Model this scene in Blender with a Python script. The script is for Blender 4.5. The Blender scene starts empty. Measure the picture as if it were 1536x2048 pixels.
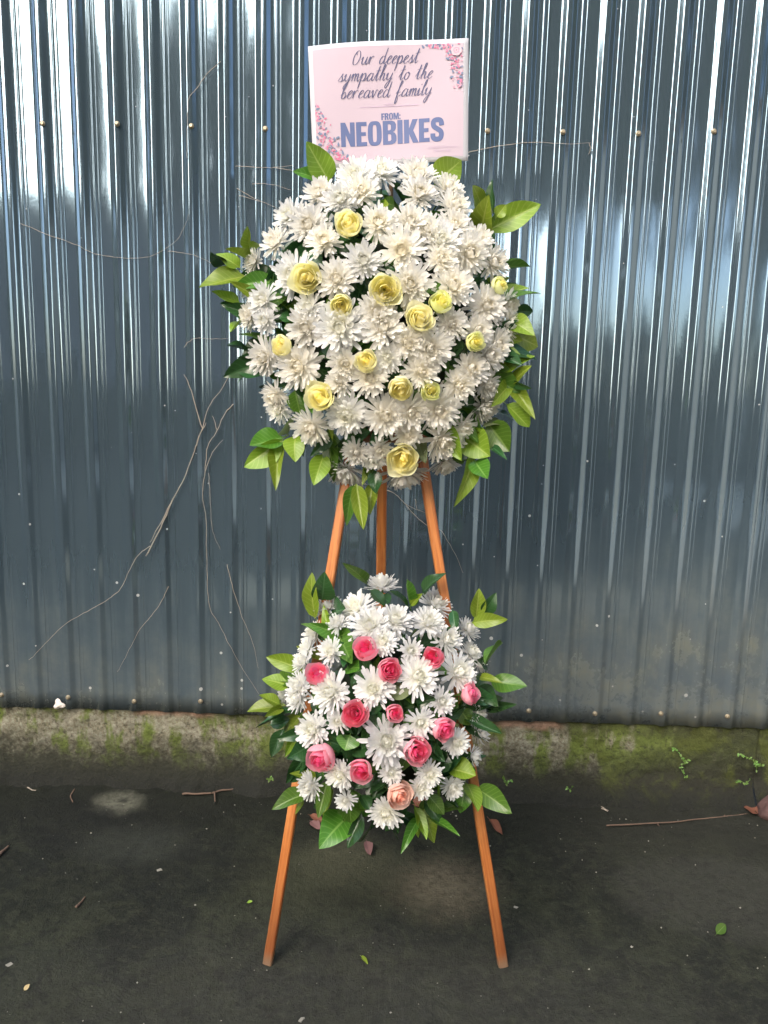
import bpy, bmesh, math, random
from mathutils import Vector, Matrix, noise as mnoise
random.seed(7)
C = bpy.context.scene.collection
SC = bpy.context.scene
PI = math.pi

# ------------------------------------------------------------------ camera
CAM = Vector((0, 0, 1.2))
YAW, PITCH, ROLL, FPX = -0.02197, 0.16881, 0.02487, 1562.8
_fw = Vector((math.sin(YAW)*math.cos(PITCH), math.cos(YAW)*math.cos(PITCH), -math.sin(PITCH)))
_r0 = Vector((math.cos(YAW), -math.sin(YAW), 0)); _u0 = _r0.cross(_fw)
_rt = _r0*math.cos(ROLL) + _u0*math.sin(ROLL); _up = _u0*math.cos(ROLL) - _r0*math.sin(ROLL)
cam = bpy.data.cameras.new('camera'); camo = bpy.data.objects.new('camera', cam); C.objects.link(camo)
cam.sensor_fit = 'VERTICAL'; cam.sensor_height = 36; cam.sensor_width = 27; cam.lens = FPX/2048*36
cam.clip_end = 500; cam.clip_start = 0.02
camo.matrix_world = Matrix((( _rt.x, _up.x, -_fw.x, CAM.x), (_rt.y, _up.y, -_fw.y, CAM.y), (_rt.z, _up.z, -_fw.z, CAM.z), (0, 0, 0, 1)))
SC.camera = camo

# ------------------------------------------------------------------ light
SUN_EL, SUN_AZ = math.radians(31), math.radians(180+28)      # hazy sun high behind the viewer's left shoulder
sdir = Vector((math.sin(SUN_AZ)*math.cos(SUN_EL), math.cos(SUN_AZ)*math.cos(SUN_EL), math.sin(SUN_EL)))
W = bpy.data.worlds.new('World'); SC.world = W; W.use_nodes = True
wn = W.node_tree.nodes; wl = W.node_tree.links; wn.clear()
sky = wn.new('ShaderNodeTexSky'); sky.sky_type = 'NISHITA'; sky.sun_disc = False
sky.sun_elevation = SUN_EL; sky.sun_rotation = SUN_AZ; sky.air_density = 0.8; sky.dust_density = 2.2; sky.ozone_density = 0.6
bg = wn.new('ShaderNodeBackground'); bg.inputs['Strength'].default_value = 0.076
wo = wn.new('ShaderNodeOutputWorld')
wl.new(sky.outputs[0], bg.inputs[0]); wl.new(bg.outputs[0], wo.inputs[0])
sl = bpy.data.lights.new('sun', 'SUN'); sl.energy = 1.5; sl.angle = math.radians(80); sl.color = (1.0, 0.92, 0.82)
so = bpy.data.objects.new('sun', sl); C.objects.link(so)
so.rotation_euler = sdir.to_track_quat('Z', 'Y').to_euler(); so.location = (-4, -6, 9)
SC.view_settings.view_transform = 'Standard'; SC.view_settings.look = 'None'
SC.view_settings.gamma = 1; SC.view_settings.exposure = 2.66; SC.view_settings.use_curve_mapping = False
SC.cycles.max_bounces = 12; SC.cycles.diffuse_bounces = 8; SC.cycles.transparent_max_bounces = 8
SC.cycles.use_denoising = True
SC.cycles.caustics_reflective = False; SC.cycles.caustics_refractive = False

# ------------------------------------------------------------------ helpers
def ray(px, py):
    return _fw + _rt*((px-768)/FPX) - _up*((py-1024)/FPX)
def at_y(px, py, Y):
    d = ray(px, py); return CAM + d*((Y-CAM.y)/d.y)
def on_ground(px, py, z=0.0):
    d = ray(px, py); return CAM + d*((z-CAM.z)/d.z)
def on_plane(px, py, p0, n):
    d = ray(px, py); return CAM + d*((p0-CAM).dot(n)/d.dot(n))
def depth(P): return (P-CAM).dot(_fw)
def link(o, parent=None):
    C.objects.link(o)
    if parent is not None: o.parent = parent
    return o
def obj(name, me, parent=None, mat=None):
    o = bpy.data.objects.new(name, me)
    if mat is not None:
        me.materials.clear(); me.materials.append(mat)
    return link(o, parent)
def mesh(name, v, f, mat=None, smooth=True):
    me = bpy.data.meshes.new(name); me.from_pydata([tuple(a) for a in v], [], f)
    if smooth: me.polygons.foreach_set('use_smooth', [True]*len(me.polygons))
    if mat: me.materials.append(mat)
    me.update(); return me
def tag(o, label=None, cat=None, group=None, kind=None):
    if label: o['label'] = label
    if cat: o['category'] = cat
    if group: o['group'] = group
    if kind: o['kind'] = kind
    return o
def empty(name, loc, label, cat, group=None):
    o = bpy.data.objects.new(name, None); o.location = loc; o.empty_display_size = .05
    C.objects.link(o); return tag(o, label, cat, group)
def tube(pts, r, n=6, taper=None):
    """verts, faces of a tube along pts; r number or list"""
    pts = [Vector(p) for p in pts]; V = []; F = []
    N = len(pts)
    t0 = (pts[1]-pts[0]).normalized()
    a = t0.orthogonal().normalized()
    for i, p in enumerate(pts):
        t = (pts[min(i+1, N-1)]-pts[max(i-1, 0)]).normalized()
        a = (a - t*a.dot(t)).normalized(); b = t.cross(a)
        rr = r[i] if isinstance(r, (list, tuple)) else r
        for k in range(n):
            V.append(p + (a*math.cos(2*PI*k/n)+b*math.sin(2*PI*k/n))*rr)
    for i in range(N-1):
        for k in range(n):
            F.append((i*n+k, i*n+(k+1) % n, (i+1)*n+(k+1) % n, (i+1)*n+k))
    F.append(tuple(range(n))[::-1]); F.append(tuple(range((N-1)*n, N*n)))
    return V, F
def join(parts):
    V = []; F = []
    for v, f in parts:
        o = len(V); V += list(v); F += [tuple(i+o for i in q) for q in f]
    return V, F
def crom(P, k=6):
    """Catmull-Rom through the points"""
    P = [Vector(p) for p in P]; out = []
    for i in range(len(P)-1):
        p0 = P[max(i-1, 0)]; p1 = P[i]; p2 = P[i+1]; p3 = P[min(i+2, len(P)-1)]
        for j in range(k):
            t = j/k
            out.append(0.5*((2*p1)+(p2-p0)*t+(2*p0-5*p1+4*p2-p3)*t*t+(3*p1-p0-3*p2+p3)*t**3))
    out.append(P[-1]); return out
def boxm(x0, x1, y0, y1, z0, z1):
    v = [(x, y, z) for x in (x0, x1) for y in (y0, y1) for z in (z0, z1)]
    f = [(0, 1, 3, 2), (4, 6, 7, 5), (0, 4, 5, 1), (2, 3, 7, 6), (0, 2, 6, 4), (1, 5, 7, 3)]
    return [Vector(a) for a in v], f

# node helper -------------------------------------------------------
class NT:
    def __init__(s, name):
        s.m = bpy.data.materials.new(name); s.m.use_nodes = True
        s.t = s.m.node_tree; s.t.nodes.clear()
        s.out = s.t.nodes.new('ShaderNodeOutputMaterial')
    def n(s, typ, ins=None, **kw):
        nd = s.t.nodes.new('ShaderNode'+typ)
        for k, v in kw.items(): setattr(nd, k, v)
        for k, v in (ins or {}).items(): s.set(nd.inputs[k], v)
        return nd
    def set(s, sock, v):
        if hasattr(v, 'is_output') or isinstance(v, bpy.types.NodeSocket): s.t.links.new(v, sock)
        elif isinstance(v, (tuple, list)) and len(v) == 3 and sock.type == 'RGBA': sock.default_value = (*v, 1)
        else: sock.default_value = v
    def math(s, op, a, b=0.0, c=0.0, clamp=False):
        nd = s.n('Math', operation=op, use_clamp=clamp)
        s.set(nd.inputs[0], a); s.set(nd.inputs[1], b)
        if op in ('MULTIPLY_ADD', 'COMPARE', 'SMOOTH_MIN'): s.set(nd.inputs[2], c)
        return nd.outputs[0]
    def mix(s, fac, a, b, blend='MIX'):
        nd = s.n('Mix', data_type='RGBA', blend_type=blend)
        s.set(nd.inputs[0], fac); s.set(nd.inputs[6], a); s.set(nd.inputs[7], b); return nd.outputs[2]
    def noise(s, scale, vec=None, detail=4, rough=.55, dist=0.0, out='Fac'):
        nd = s.n('TexNoise', {'Scale': scale, 'Detail': detail, 'Roughness': rough, 'Distortion': dist})
        if vec is not None: s.set(nd.inputs['Vector'], vec)
        return nd.outputs[out]
    def ramp(s, x, a, b, lo=0.0, hi=1.0, smooth=True):
        nd = s.n('MapRange', {'Value': x, 'From Min': a, 'From Max': b, 'To Min': lo, 'To Max': hi}, clamp=True)
        if smooth: nd.interpolation_type = 'SMOOTHSTEP'
        return nd.outputs[0]
    def pos(s): return s.n('NewGeometry').outputs['Position']
    def scalev(s, v, k):
        nd = s.n('VectorMath', operation='MULTIPLY'); s.set(nd.inputs[0], v); nd.inputs[1].default_value = k; return nd.outputs[0]
    def sep(s, v):
        nd = s.n('SeparateXYZ', {0: v}); return nd.outputs
    def bump(s, h, strength=.3, dist=.01):
        return s.n('Bump', {'Height': h, 'Strength': strength, 'Distance': dist}).outputs[0]
    def bsdf(s, **ins):
        nd = s.n('BsdfPrincipled')
        for k, v in ins.items(): s.set(nd.inputs[k.replace('_', ' ')], v)
        return nd
    def done(s, sh):
        s.t.links.new(sh if isinstance(sh, bpy.types.NodeSocket) else sh.outputs[0], s.out.inputs[0]); return s.m

def simple(name, col, rough=.6, var=.25, scale=30, metallic=0.0, bumpk=0.0):
    n = NT(name); f = n.noise(scale, n.n('TexCoord').outputs['Object'])
    c = n.mix(f, tuple(x*(1-var) for x in col), tuple(min(1, x*(1+var)) for x in col))
    b = n.bsdf(Base_Color=c, Roughness=rough, Metallic=metallic)
    if bumpk: n.set(b.inputs['Normal'], n.bump(f, bumpk, .005))
    return n.done(b)

# ------------------------------------------------------------------ materials
YW = 2.12      # fence pan plane
def mat_fence():
    n = NT('painted_sheet_metal'); p = n.pos(); x, y, z = n.sep(p)
    streak = n.noise(1.0, n.scalev(p, (26, 26, 1.6)), 5, .6)
    blot = n.noise(9, p, 6, .62); fine = n.noise(70, p, 4, .6)
    # splash dirt low on the sheet, thicker towards the right end
    right = n.ramp(x, -.6, 1.0, .02, .24)
    lim = n.math('ADD', n.math('MULTIPLY_ADD', streak, .55, .13), right)
    d1 = n.ramp(n.math('SUBTRACT', lim, z), -.32, .42)
    d1 = n.math('MULTIPLY', d1, n.math('MULTIPLY_ADD', blot, .9, .28), clamp=True)
    dirt = n.math('MULTIPLY', d1, n.math('MULTIPLY_ADD', fine, .5, .62), clamp=True)
    haze = n.ramp(z, .8, .35, 0, .09)
    dirt = n.math('MAXIMUM', dirt, n.math('MULTIPLY', haze, n.ramp(n.math('MULTIPLY_ADD', streak, .6, n.math('MULTIPLY', fine, .4)), .3, .75)))
    # dried rain specks
    vo = n.n('TexVoronoi', {'Vector': p, 'Scale': 34.0}, feature='F1')
    rnd = n.sep(vo.outputs['Color'])[0]
    size = n.math('MULTIPLY', n.ramp(rnd, .80, 1.0, 0, .19, False), n.ramp(z, 1.3, .3, .35, 1.0))
    spk = n.math('LESS_THAN', vo.outputs['Distance'], size)
    dcol = n.mix(n.ramp(blot, .2, .8), (.105, .103, .096), (.20, .19, .12))
    col = n.mix(dirt, (.135, .198, .245), dcol)
    col = n.mix(n.math('MULTIPLY', spk, .75), col, (.55, .55, .52))
    met = n.math('MULTIPLY', n.math('SUBTRACT', 1.0, n.math('MAXIMUM', dirt, spk)), .72)
    rough = n.math('ADD', n.math('MULTIPLY', n.math('POWER', dirt, 1.6), .5), n.math('MULTIPLY_ADD', fine, .04, .065))
    b = n.bsdf(Base_Color=col, Metallic=met, Roughness=rough, Coat_Weight=n.math('SUBTRACT', .3, n.math('MULTIPLY', dirt, .3)), Coat_Roughness=.06)
    n.set(b.inputs['Normal'], n.bump(n.math('ADD', fine, n.math('MULTIPLY', dirt, .5)), .03, .002))
    return n.done(b)
def mat_plinth():
    n = NT('mossy_concrete'); p = n.pos(); x, y, z = n.sep(p)
    big = n.noise(3.2, p, 6, .62); mid = n.noise(13, p, 6, .66, .4); fine = n.noise(90, p, 5, .7)
    drip = n.noise(1.0, n.scalev(p, (16, 16, 4.0)), 5, .6, .3)
    base = n.mix(mid, (.27, .245, .17), (.12, .11, .07))
    base = n.mix(n.ramp(fine, .45, .65, 0, .75), base, (.33, .335, .25))
    base = n.mix(n.ramp(n.noise(22, p, 3, .5), .52, .58, 0, .25), base, (.42, .395, .32))
    rt = n.ramp(x, .35, .95, 0, .16)
    m1 = n.ramp(n.math('ADD', n.math('MULTIPLY_ADD', drip, .6, n.math('MULTIPLY', mid, .4)), rt), .47, .565)
    moss = n.mix(fine, (.045, .08, .006), (.17, .225, .02))
    c = n.mix(n.math('MULTIPLY', m1, .88), base, moss)
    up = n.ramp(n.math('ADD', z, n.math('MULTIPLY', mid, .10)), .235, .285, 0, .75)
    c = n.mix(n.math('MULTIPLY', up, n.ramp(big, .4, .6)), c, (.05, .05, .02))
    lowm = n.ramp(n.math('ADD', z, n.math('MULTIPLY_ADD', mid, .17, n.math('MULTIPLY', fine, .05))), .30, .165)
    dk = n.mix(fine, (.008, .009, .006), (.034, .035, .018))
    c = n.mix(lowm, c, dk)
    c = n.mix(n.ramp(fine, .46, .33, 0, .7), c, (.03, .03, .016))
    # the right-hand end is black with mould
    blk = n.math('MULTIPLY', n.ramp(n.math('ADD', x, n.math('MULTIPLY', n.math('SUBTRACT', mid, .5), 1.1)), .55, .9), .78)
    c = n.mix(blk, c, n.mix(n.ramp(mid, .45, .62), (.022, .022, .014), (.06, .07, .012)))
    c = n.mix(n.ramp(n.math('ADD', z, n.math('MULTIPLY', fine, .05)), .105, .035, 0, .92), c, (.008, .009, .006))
    for xa, xb in ((at_y(262, 1432, YW).x, at_y(430, 1432, YW).x), (at_y(985, 1450, YW).x, at_y(1130, 1450, YW).x)):   # reddish mortar smeared under the sheets
        w = n.math('MULTIPLY', n.ramp(x, xa-.01, xa+.03), n.ramp(x, xb+.01, xb-.03))
        w = n.math('MULTIPLY', w, n.ramp(n.math('ADD', z, n.math('MULTIPLY', mid, .05)), .232, .252))
        c = n.mix(n.math('MULTIPLY', w, n.ramp(fine, .25, .55, .5, 1)), c, (.30, .19, .13))
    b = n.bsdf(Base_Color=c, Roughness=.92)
    n.set(b.inputs['Normal'], n.bump(n.math('ADD', n.math('MULTIPLY', fine, .6), mid), .9, .012))
    return n.done(b)
def mat_ground():
    n = NT('damp_concrete'); p = n.pos()
    wob = n.n('VectorMath', operation='MULTIPLY_ADD'); n.set(wob.inputs[0], n.noise(16, p, 5, .65, 0, 'Color'))
    wob.inputs[1].default_value = (.09, .09, 0); n.set(wob.inputs[2], p); q = wob.outputs[0]
    big = n.noise(1.3, p, 5, .6); mid = n.noise(6, p, 7, .65, .5); fine = n.noise(48, p, 8, .78); grit = n.noise(190, p, 4, .75)
    m1 = n.noise(2.6, p, 8, .68, .9); m2 = n.noise(8.5, p, 8, .72, .7); m3 = n.noise(15, p, 7, .75, .9); m4 = n.noise(34, p, 7, .8, .4)
    c = n.mix(n.ramp(m1, .42, .58), (.0095, .0115, .0095), (.027, .029, .020))
    c = n.mix(n.ramp(m2, .50, .62, 0, .7), c, (.040, .042, .028))
    c = n.mix(n.ramp(m3, .52, .60, 0, .8), c, (.0055, .0065, .005))
    c = n.mix(n.ramp(m4, .50, .62, 0, .6), c, (.050, .050, .038))
    c = n.mix(n.ramp(m4, .47, .38, 0, .7), c, (.006, .007, .0055))
    c = n.mix(n.ramp(grit, .56, .70, 0, .6), c, (.078, .076, .060))
    c = n.mix(n.ramp(grit, .44, .32, 0, .5), c, (.005, .005, .004))
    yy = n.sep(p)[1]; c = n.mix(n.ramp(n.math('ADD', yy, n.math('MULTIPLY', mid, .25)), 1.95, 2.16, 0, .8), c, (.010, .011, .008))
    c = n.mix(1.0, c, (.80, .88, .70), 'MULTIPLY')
    def patch(px, py, r, sx, col, k, inner=.25):
        nonlocal c
        P = on_ground(px, py) + Vector((.045, .045, 0))
        s = n.n('VectorMath', operation='SUBTRACT'); n.set(s.inputs[0], q); s.inputs[1].default_value = P
        m = n.n('VectorMath', operation='MULTIPLY'); n.set(m.inputs[0], s.outputs[0]); m.inputs[1].default_value = (1/(r*sx), 1/r, 0)
        L = n.n('VectorMath', operation='LENGTH'); n.set(L.inputs[0], m.outputs[0])
        f = n.math('MULTIPLY', n.ramp(L.outputs['Value'], 1.0, inner, 0, k), n.ramp(fine, .3, .62, .35, 1))
        c = n.mix(f, c, tuple(v*.50 for v in col))
    patch(250, 1700, .34, 1.5, (.016, .018, .016), .6)
    patch(130, 1640, .18, 1.5, (.016, .018, .016), .6)
    patch(238, 1606, .075, 1.3, (.30, .30, .22), .9)
    patch(243, 1602, .022, 1.2, (.015, .016, .013), .95)
    patch(205, 1625, .05, 1.2, (.012, .015, .013), .8)
    patch(885, 1772, .17, 1.15, (.32, .275, .18), .95, .05)
    patch(690, 1722, .16, 1.2, (.19, .19, .115), .85, .1)
    patch(640, 1760, .20, 1.4, (.09, .095, .05), .6)
    patch(270, 1690, .12, 1.8, (.085, .095, .075), .55)
    patch(1430, 1700, .55, 1.2, (.075, .075, .057), .6)
    patch(1440, 1790, .18, 1.6, (.11, .11, .09), .45, .7)
    patch(760, 2060, .42, 3.0, (.12, .12, .10), .5)
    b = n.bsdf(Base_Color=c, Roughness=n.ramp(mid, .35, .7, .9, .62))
    b.inputs['Specular IOR Level'].default_value = .3
    n.set(b.inputs['Normal'], n.bump(n.math('ADD', n.math('MULTIPLY', grit, .25), n.math('MULTIPLY_ADD', fine, .7, mid)), .9, .012))
    return n.done(b)
def mat_wood():
    n = NT('varnished_wood'); tc = n.n('TexCoord').outputs['Object']
    g = n.noise(1.0, n.scalev(tc, (90, 90, 3.0)), 5, .6, .6); b2 = n.noise(1.0, n.scalev(tc, (20, 20, 6)), 4, .6)
    c = n.mix(n.ramp(g, .35, .65), (.56, .205, .055), (.30, .075, .016))
    c = n.mix(n.ramp(b2, .45, .75, 0, .6), c, (.72, .36, .14))
    c = n.mix(n.ramp(b2, .42, .2, 0, .55), c, (.20, .05, .012))
    oi = n.n('ObjectInfo'); zc = n.sep(tc)[2]
    wear = n.math('MULTIPLY', n.ramp(n.math('MULTIPLY_ADD', g, .14, zc), .34, .10), .65)
    c = n.mix(wear, c, (.13, .045, .018))
    c = n.mix(n.ramp(zc, .035, .0, 0, .75), c, (.16, .12, .08))
    b = n.bsdf(Base_Color=c, Roughness=n.math('MULTIPLY_ADD', b2, .25, .28))
    n.set(b.inputs['Normal'], n.bump(g, .25, .003)); return n.done(b)
def mat_petal(name, outer, inner, trans=.28, rough=.55, jit=.06):
    n = NT(name); a = n.n('Attribute', attribute_name='tint').outputs['Fac']
    rnd = n.n('ObjectInfo').outputs['Random']
    fib = n.noise(1.0, n.scalev(n.n('TexCoord').outputs['Object'], (14, 14, 14)), 3, .6)
    c = n.mix(a, outer, inner)
    c = n.mix(n.math('MULTIPLY', fib, .12), c, tuple(x*.82 for x in outer))
    hs = n.n('HueSaturation', {'Color': c, 'Value': n.math('MULTIPLY_ADD', rnd, jit*2, 1-jit), 'Saturation': n.math('MULTIPLY_ADD', rnd, .3, .85)})
    c = hs.outputs[0]
    b = n.bsdf(Base_Color=c, Roughness=rough); b.inputs['Specular IOR Level'].default_value = .35
    t = n.n('BsdfTranslucent', {'Color': c})
    mx = n.n('MixShader', {0: trans}); n.t.links.new(b.outputs[0], mx.inputs[1]); n.t.links.new(t.outputs[0], mx.inputs[2])
    return n.done(mx)
def mat_leaf(name, col, vein, rough=.38, trans=.25):
    n = NT(name); uv = n.n('UVMap', uv_map='UVMap').outputs[0]; u, v, _ = n.sep(uv)
    av = n.math('ABSOLUTE', n.math('SUBTRACT', v, .5))
    mid = n.ramp(av, .045, .012)
    ph = n.math('FRACT', n.math('MULTIPLY', n.math('SUBTRACT', u, n.math('MULTIPLY', av, .42)), 9.0))
    side = n.ramp(n.math('ABSOLUTE', n.math('SUBTRACT', ph, .5)), .16, .03, 0, .42)
    nz = n.noise(5, n.n('TexCoord').outputs['Object'], 4, .6); rnd = n.n('ObjectInfo').outputs['Random']
    c = n.mix(nz, tuple(x*.8 for x in col), tuple(x*1.2 for x in col))
    c = n.mix(n.math('MAXIMUM', mid, side), c, vein)
    hs = n.n('HueSaturation', {'Color': c, 'Value': n.math('MULTIPLY_ADD', rnd, .5, .75), 'Hue': n.math('MULTIPLY_ADD', rnd, .03, .485)})
    c = hs.outputs[0]
    b = n.bsdf(Base_Color=c, Roughness=rough)
    t = n.n('BsdfTranslucent', {'Color': c})
    mx = n.n('MixShader', {0: trans}); n.t.links.new(b.outputs[0], mx.inputs[1]); n.t.links.new(t.outputs[0], mx.inputs[2])
    return n.done(mx)

M = {}
M['fence'] = mat_fence(); M['plinth'] = mat_plinth(); M['ground'] = mat_ground(); M['wood'] = mat_wood()
M['white'] = mat_petal('white_petals', (.91, .91, .91), (.88, .87, .74), .48, .7)
M['cream'] = mat_petal('cream_petals', (.92, .91, .875), (.89, .85, .72), .48, .7)
M['yellow'] = mat_petal('yellow_rose_petals', (.95, .93, .64), (.96, .90, .48), .5)
M['palegreen'] = mat_petal('greenish_rose_petals', (.88, .91, .50), (.93, .87, .36), .48)
M['pink'] = mat_petal('pink_rose_petals', (.94, .48, .56), (.90, .14, .34), .45)
M['peach'] = mat_petal('peach_rose_petals', (.91, .66, .56), (.90, .56, .45), .4)
M['lime'] = mat_leaf('lime_leaf', (.185, .29, .022), (.33, .43, .09))
M['midleaf'] = mat_leaf('green_leaf', (.07, .175, .018), (.18, .31, .07), .32)
M['dark'] = mat_leaf('dark_leaf', (.025, .075, .022), (.05, .12, .045), .25, .12)
M['grey'] = mat_leaf('grey_green_leaf', (.17, .22, .10), (.22, .27, .14), .55)
M['stem'] = simple('green_stem', (.09, .16, .03), .5)
M['foam'] = simple('wet_foam', (.012, .022, .010), .9)
M['vine'] = simple('dry_vine_bark', (.36, .31, .25), .9, .4, 60)
M['twig'] = simple('brown_twig', (.13, .085, .06), .85, .4, 60)
M['screw'] = simple('galvanised_screw', (.34, .29, .20), .45, .3, 200, .6)
M['washer'] = simple('rubber_washer', (.10, .09, .08), .7)
M['paper'] = simple('white_paper', (.49, .49, .515), .7, .02, 8)
M['pinkprint'] = simple('pink_print', (.425, .345, .395), .7, .02, 8)
M['ink'] = simple('mauve_ink', (.055, .055, .13), .5, .05)
M['blueink'] = simple('blue_ink', (.055, .085, .21), .5, .06)
M['greyink'] = simple('grey_ink', (.42, .32, .42), .5, .05)
M['p1'] = simple('print_rose_pink', (.50, .12, .22), .5, .1)
M['p2'] = simple('print_pale_pink', (.52, .25, .32), .5, .1)
M['p3'] = simple('print_blue_leaf', (.11, .15, .24), .5, .1)
M['p4'] = simple('print_blush', (.50, .345, .385), .5, .05)
M['deadleaf'] = simple('dead_leaf', (.15, .055, .03), .7, .5, 40)
M['pinkdead'] = simple('mauve_dead_leaf', (.17, .085, .08), .7, .4, 40)
M['tan'] = simple('tan_leaf', (.42, .33, .16), .7, .3, 40)
M['stone'] = simple('red_brown_stone', (.10, .055, .05), .85, .5, 25, 0, .8)
M['chip'] = simple('pale_chips', (.26, .25, .21), .8, .4, 50)
M['scrap'] = simple('white_scrap', (.80, .72, .64), .8, .1, 60, 0, .5)
M['mortar'] = simple('reddish_mortar', (.27, .17, .12), .92, .4, 40, 0, .9)
M['worn'] = simple('sunlit_patch', (.42, .35, .24), .9, .3, 6)  # pale tone imitating sunlit ground near the viewer
M['beige'] = simple('beige_render', (.80, .72, .60), .85, .12, 2)
M['mosstuft'] = simple('moss_tuft', (.020, .024, .009), .95, .7, 9)
M['road'] = simple('sunlit_pale_ground', (.72, .66, .55), .85, .2, 2)  # light tone imitating sunlit ground at the right
M['bark'] = simple('bark', (.10, .075, .05), .9, .4, 8)
M['crown'] = simple('tree_leaves', (.05, .10, .028), .6, .5, 3)
M['wallwhite'] = simple('white_wall_paint', (.78, .74, .68), .8, .06, 2)
M['wallbrown'] = simple('brown_boards', (.45, .33, .32), .8, .3, 3)
M['roof'] = simple('dark_roof', (.07, .06, .06), .7, .2, 4)
M['pane'] = simple('dark_pane', (.02, .025, .03), .1, .1, 4)

# ------------------------------------------------------------------ ground and roads
def grid_axis(a, b, fine0, fine1, step, nbig=8):
    out = [a+(fine0-a)*i/nbig for i in range(nbig)]
    k = int((fine1-fine0)/step)
    out += [fine0+(fine1-fine0)*i/k for i in range(k)]
    out += [fine1+(b-fine1)*i/nbig for i in range(nbig+1)]
    return out
xs = grid_axis(-120, 120, -1.6, 1.6, .03); ys = grid_axis(-120, 120, .9, 2.2, .03)
V = []; F = []
for y in ys:
    for x in xs:
        z = 0
        if -1.7 < x < 1.7 and .8 < y < 2.3:
            z = .006*mnoise.noise(Vector((x*2.2, y*2.2, 0))) + .0025*mnoise.noise(Vector((x*9, y*9, 3)))
            z += .02*max(0, (y-2.0)/.12)**1.5*(.6+.8*mnoise.noise(Vector((x*6, 1, 5)))) if y > 2.0 else 0
        V.append((x, y, z))
nx = len(xs)
for j in range(len(ys)-1):
    for i in range(nx-1):
        a = j*nx+i; F.append((a, a+1, a+nx+1, a+nx))
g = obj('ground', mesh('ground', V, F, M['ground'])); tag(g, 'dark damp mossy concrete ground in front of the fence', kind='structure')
def road(name, x0, x1, y0, y1, z, label):
    v = [(x0, y0, z), (x1, y0, z), (x1, y1, z), (x0, y1, z)]
    tag(obj(name, mesh(name, v, [(0, 1, 2, 3)], M['road'] if name == 'path' else M['worn'])), label, kind='structure')
road('yard', -1.05, -.45, -.3, .32, .006, 'pale patch beside the viewer, coloured as sunlit ground')  # sunlit ground put in as pale colour, reflected low in the fence
road('yard', .6, 1.6, -.3, .32, .006, 'pale patch right of the viewer, coloured as sunlit ground')
road('path', 2.9, 30, -5.2, 4.4, .006, 'unseen pale ground added at right, coloured light to imitate sunlit ground')  # sunshine on the ground painted as a pale sheet for the rib streaks

# ------------------------------------------------------------------ fence
PIT = 0.094719; X0 = -0.944956
def profile():
    """one pitch, rib centred at 0: list of (x, d) with d towards the viewer"""
    raw = [(-PIT/2, 0, 0), (-.0195, 0, .0040), (-.0060, .0085, .0030), (.0060, .0085, .0030), (.0195, 0, .0040),
           (.0300, 0, .0012), (.0318, .0011, .0010), (.0342, .0011, .0010), (.0360, 0, .0012), (.0425, 0, .001), (.0437, .0006, .0006), (.0449, 0, .001), (PIT/2, 0, 0)]
    pts = []
    for i, (x, d, r) in enumerate(raw):
        p = Vector((x, d))
        if r == 0: pts.append(p); continue
        a = Vector(raw[i-1][:2])-p; b = Vector(raw[i+1][:2])-p
        k = min(r, a.length*.45, b.length*.45)
        A = p+a.normalized()*k; B = p+b.normalized()*k
        for j in range(5):
            t = j/4; pts.append(A*(1-t)**2+p*2*t*(1-t)+B*t*t)
    return pts
PROF = profile()
zrows = [i/46 for i in range(47)]
FTOP = 2.72
def fence_bottom(x): return .2395 + .0067*x - .0045*max(0, (.55-abs(x+.0))) + .003*mnoise.noise(Vector((x*1.3, 0, 0)))
DENT = [(on_plane(531, 262, Vector((0, YW, 0)), Vector((0, 1, 0))), .020, .0022), (on_plane(1277, 270, Vector((0, YW, 0)), Vector((0, 1, 0))), .022, .0028),
        (on_plane(1300, 300, Vector((0, YW, 0)), Vector((0, 1, 0))), .05, .0025)]
def sheet(i0, i1, off):
    cols = []
    for i in range(i0, i1):
        for p in (PROF if i == i1-1 else PROF[:-1]): cols.append((X0+i*PIT+p.x, p.y))
    V = []; F = []
    for t in zrows:
        for x, d in cols:
            zb = fence_bottom(x); z = zb+(FTOP-zb)*t
            w = .0016*mnoise.noise(Vector((x*5.0, z*1.1, 4.0))) + .0007*mnoise.noise(Vector((x*13, z*2.4, 9.0)))
            ki = math.floor((x-X0)/PIT); xr = ((x-X0)/PIT-ki-.5)*2      # every pan between two ribs bows a little its own way
            w += max(0, 1-(xr/.7)**2)*.0016*mnoise.noise(Vector((ki*3.7, z*.55, 2.0)))
            d2 = d*(1+.16*mnoise.noise(Vector((math.floor((x-X0)/PIT+.5)*5.3, z*.3, 7.0))))
            for P, r, a in DENT:
                w += a*math.exp(-((x-P.x)**2+(z-P.z)**2)/(r*r))*math.sin((z-P.z)*60)
            V.append((x+.0006*mnoise.noise(Vector((z*2, i0, 1))), YW-d2-w-off, z))
    n = len(cols)
    for j in range(len(zrows)-1):
        for i in range(n-1): F.append((j*n+i, j*n+i+1, (j+1)*n+i+1, (j+1)*n+i))
    o = len(V)   # thickness: a folded lip along the bottom edge
    for i in range(n): V.append((V[i][0], V[i][1]+.0012, V[i][2]))
    for i in range(n-1): F.append((i, o+i, o+i+1, i+1))
    return mesh('sheet_panel', V, F, M['fence'])
fence = empty('metal_fence', (0, YW, 0), 'glossy dark blue-grey corrugated metal sheet fence behind the flowers', 'fence')
def child(o, root):
    o.parent = root; o.location = o.location - root.location; return o
k = 0
for i0 in range(-26, 46, 10):
    child(obj('sheet_panel', sheet(i0, i0+10, .0015*(k % 2))), fence); k += 1
# posts and rail behind the sheets
for px_ in (-2.6, -1.0, .6, 2.2, 3.3):
    v, f = boxm(px_-.025, px_+.025, YW+.03, YW+.08, .1, 2.6); child(obj('post', mesh('post', v, f, M['washer'], False)), fence)
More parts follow.
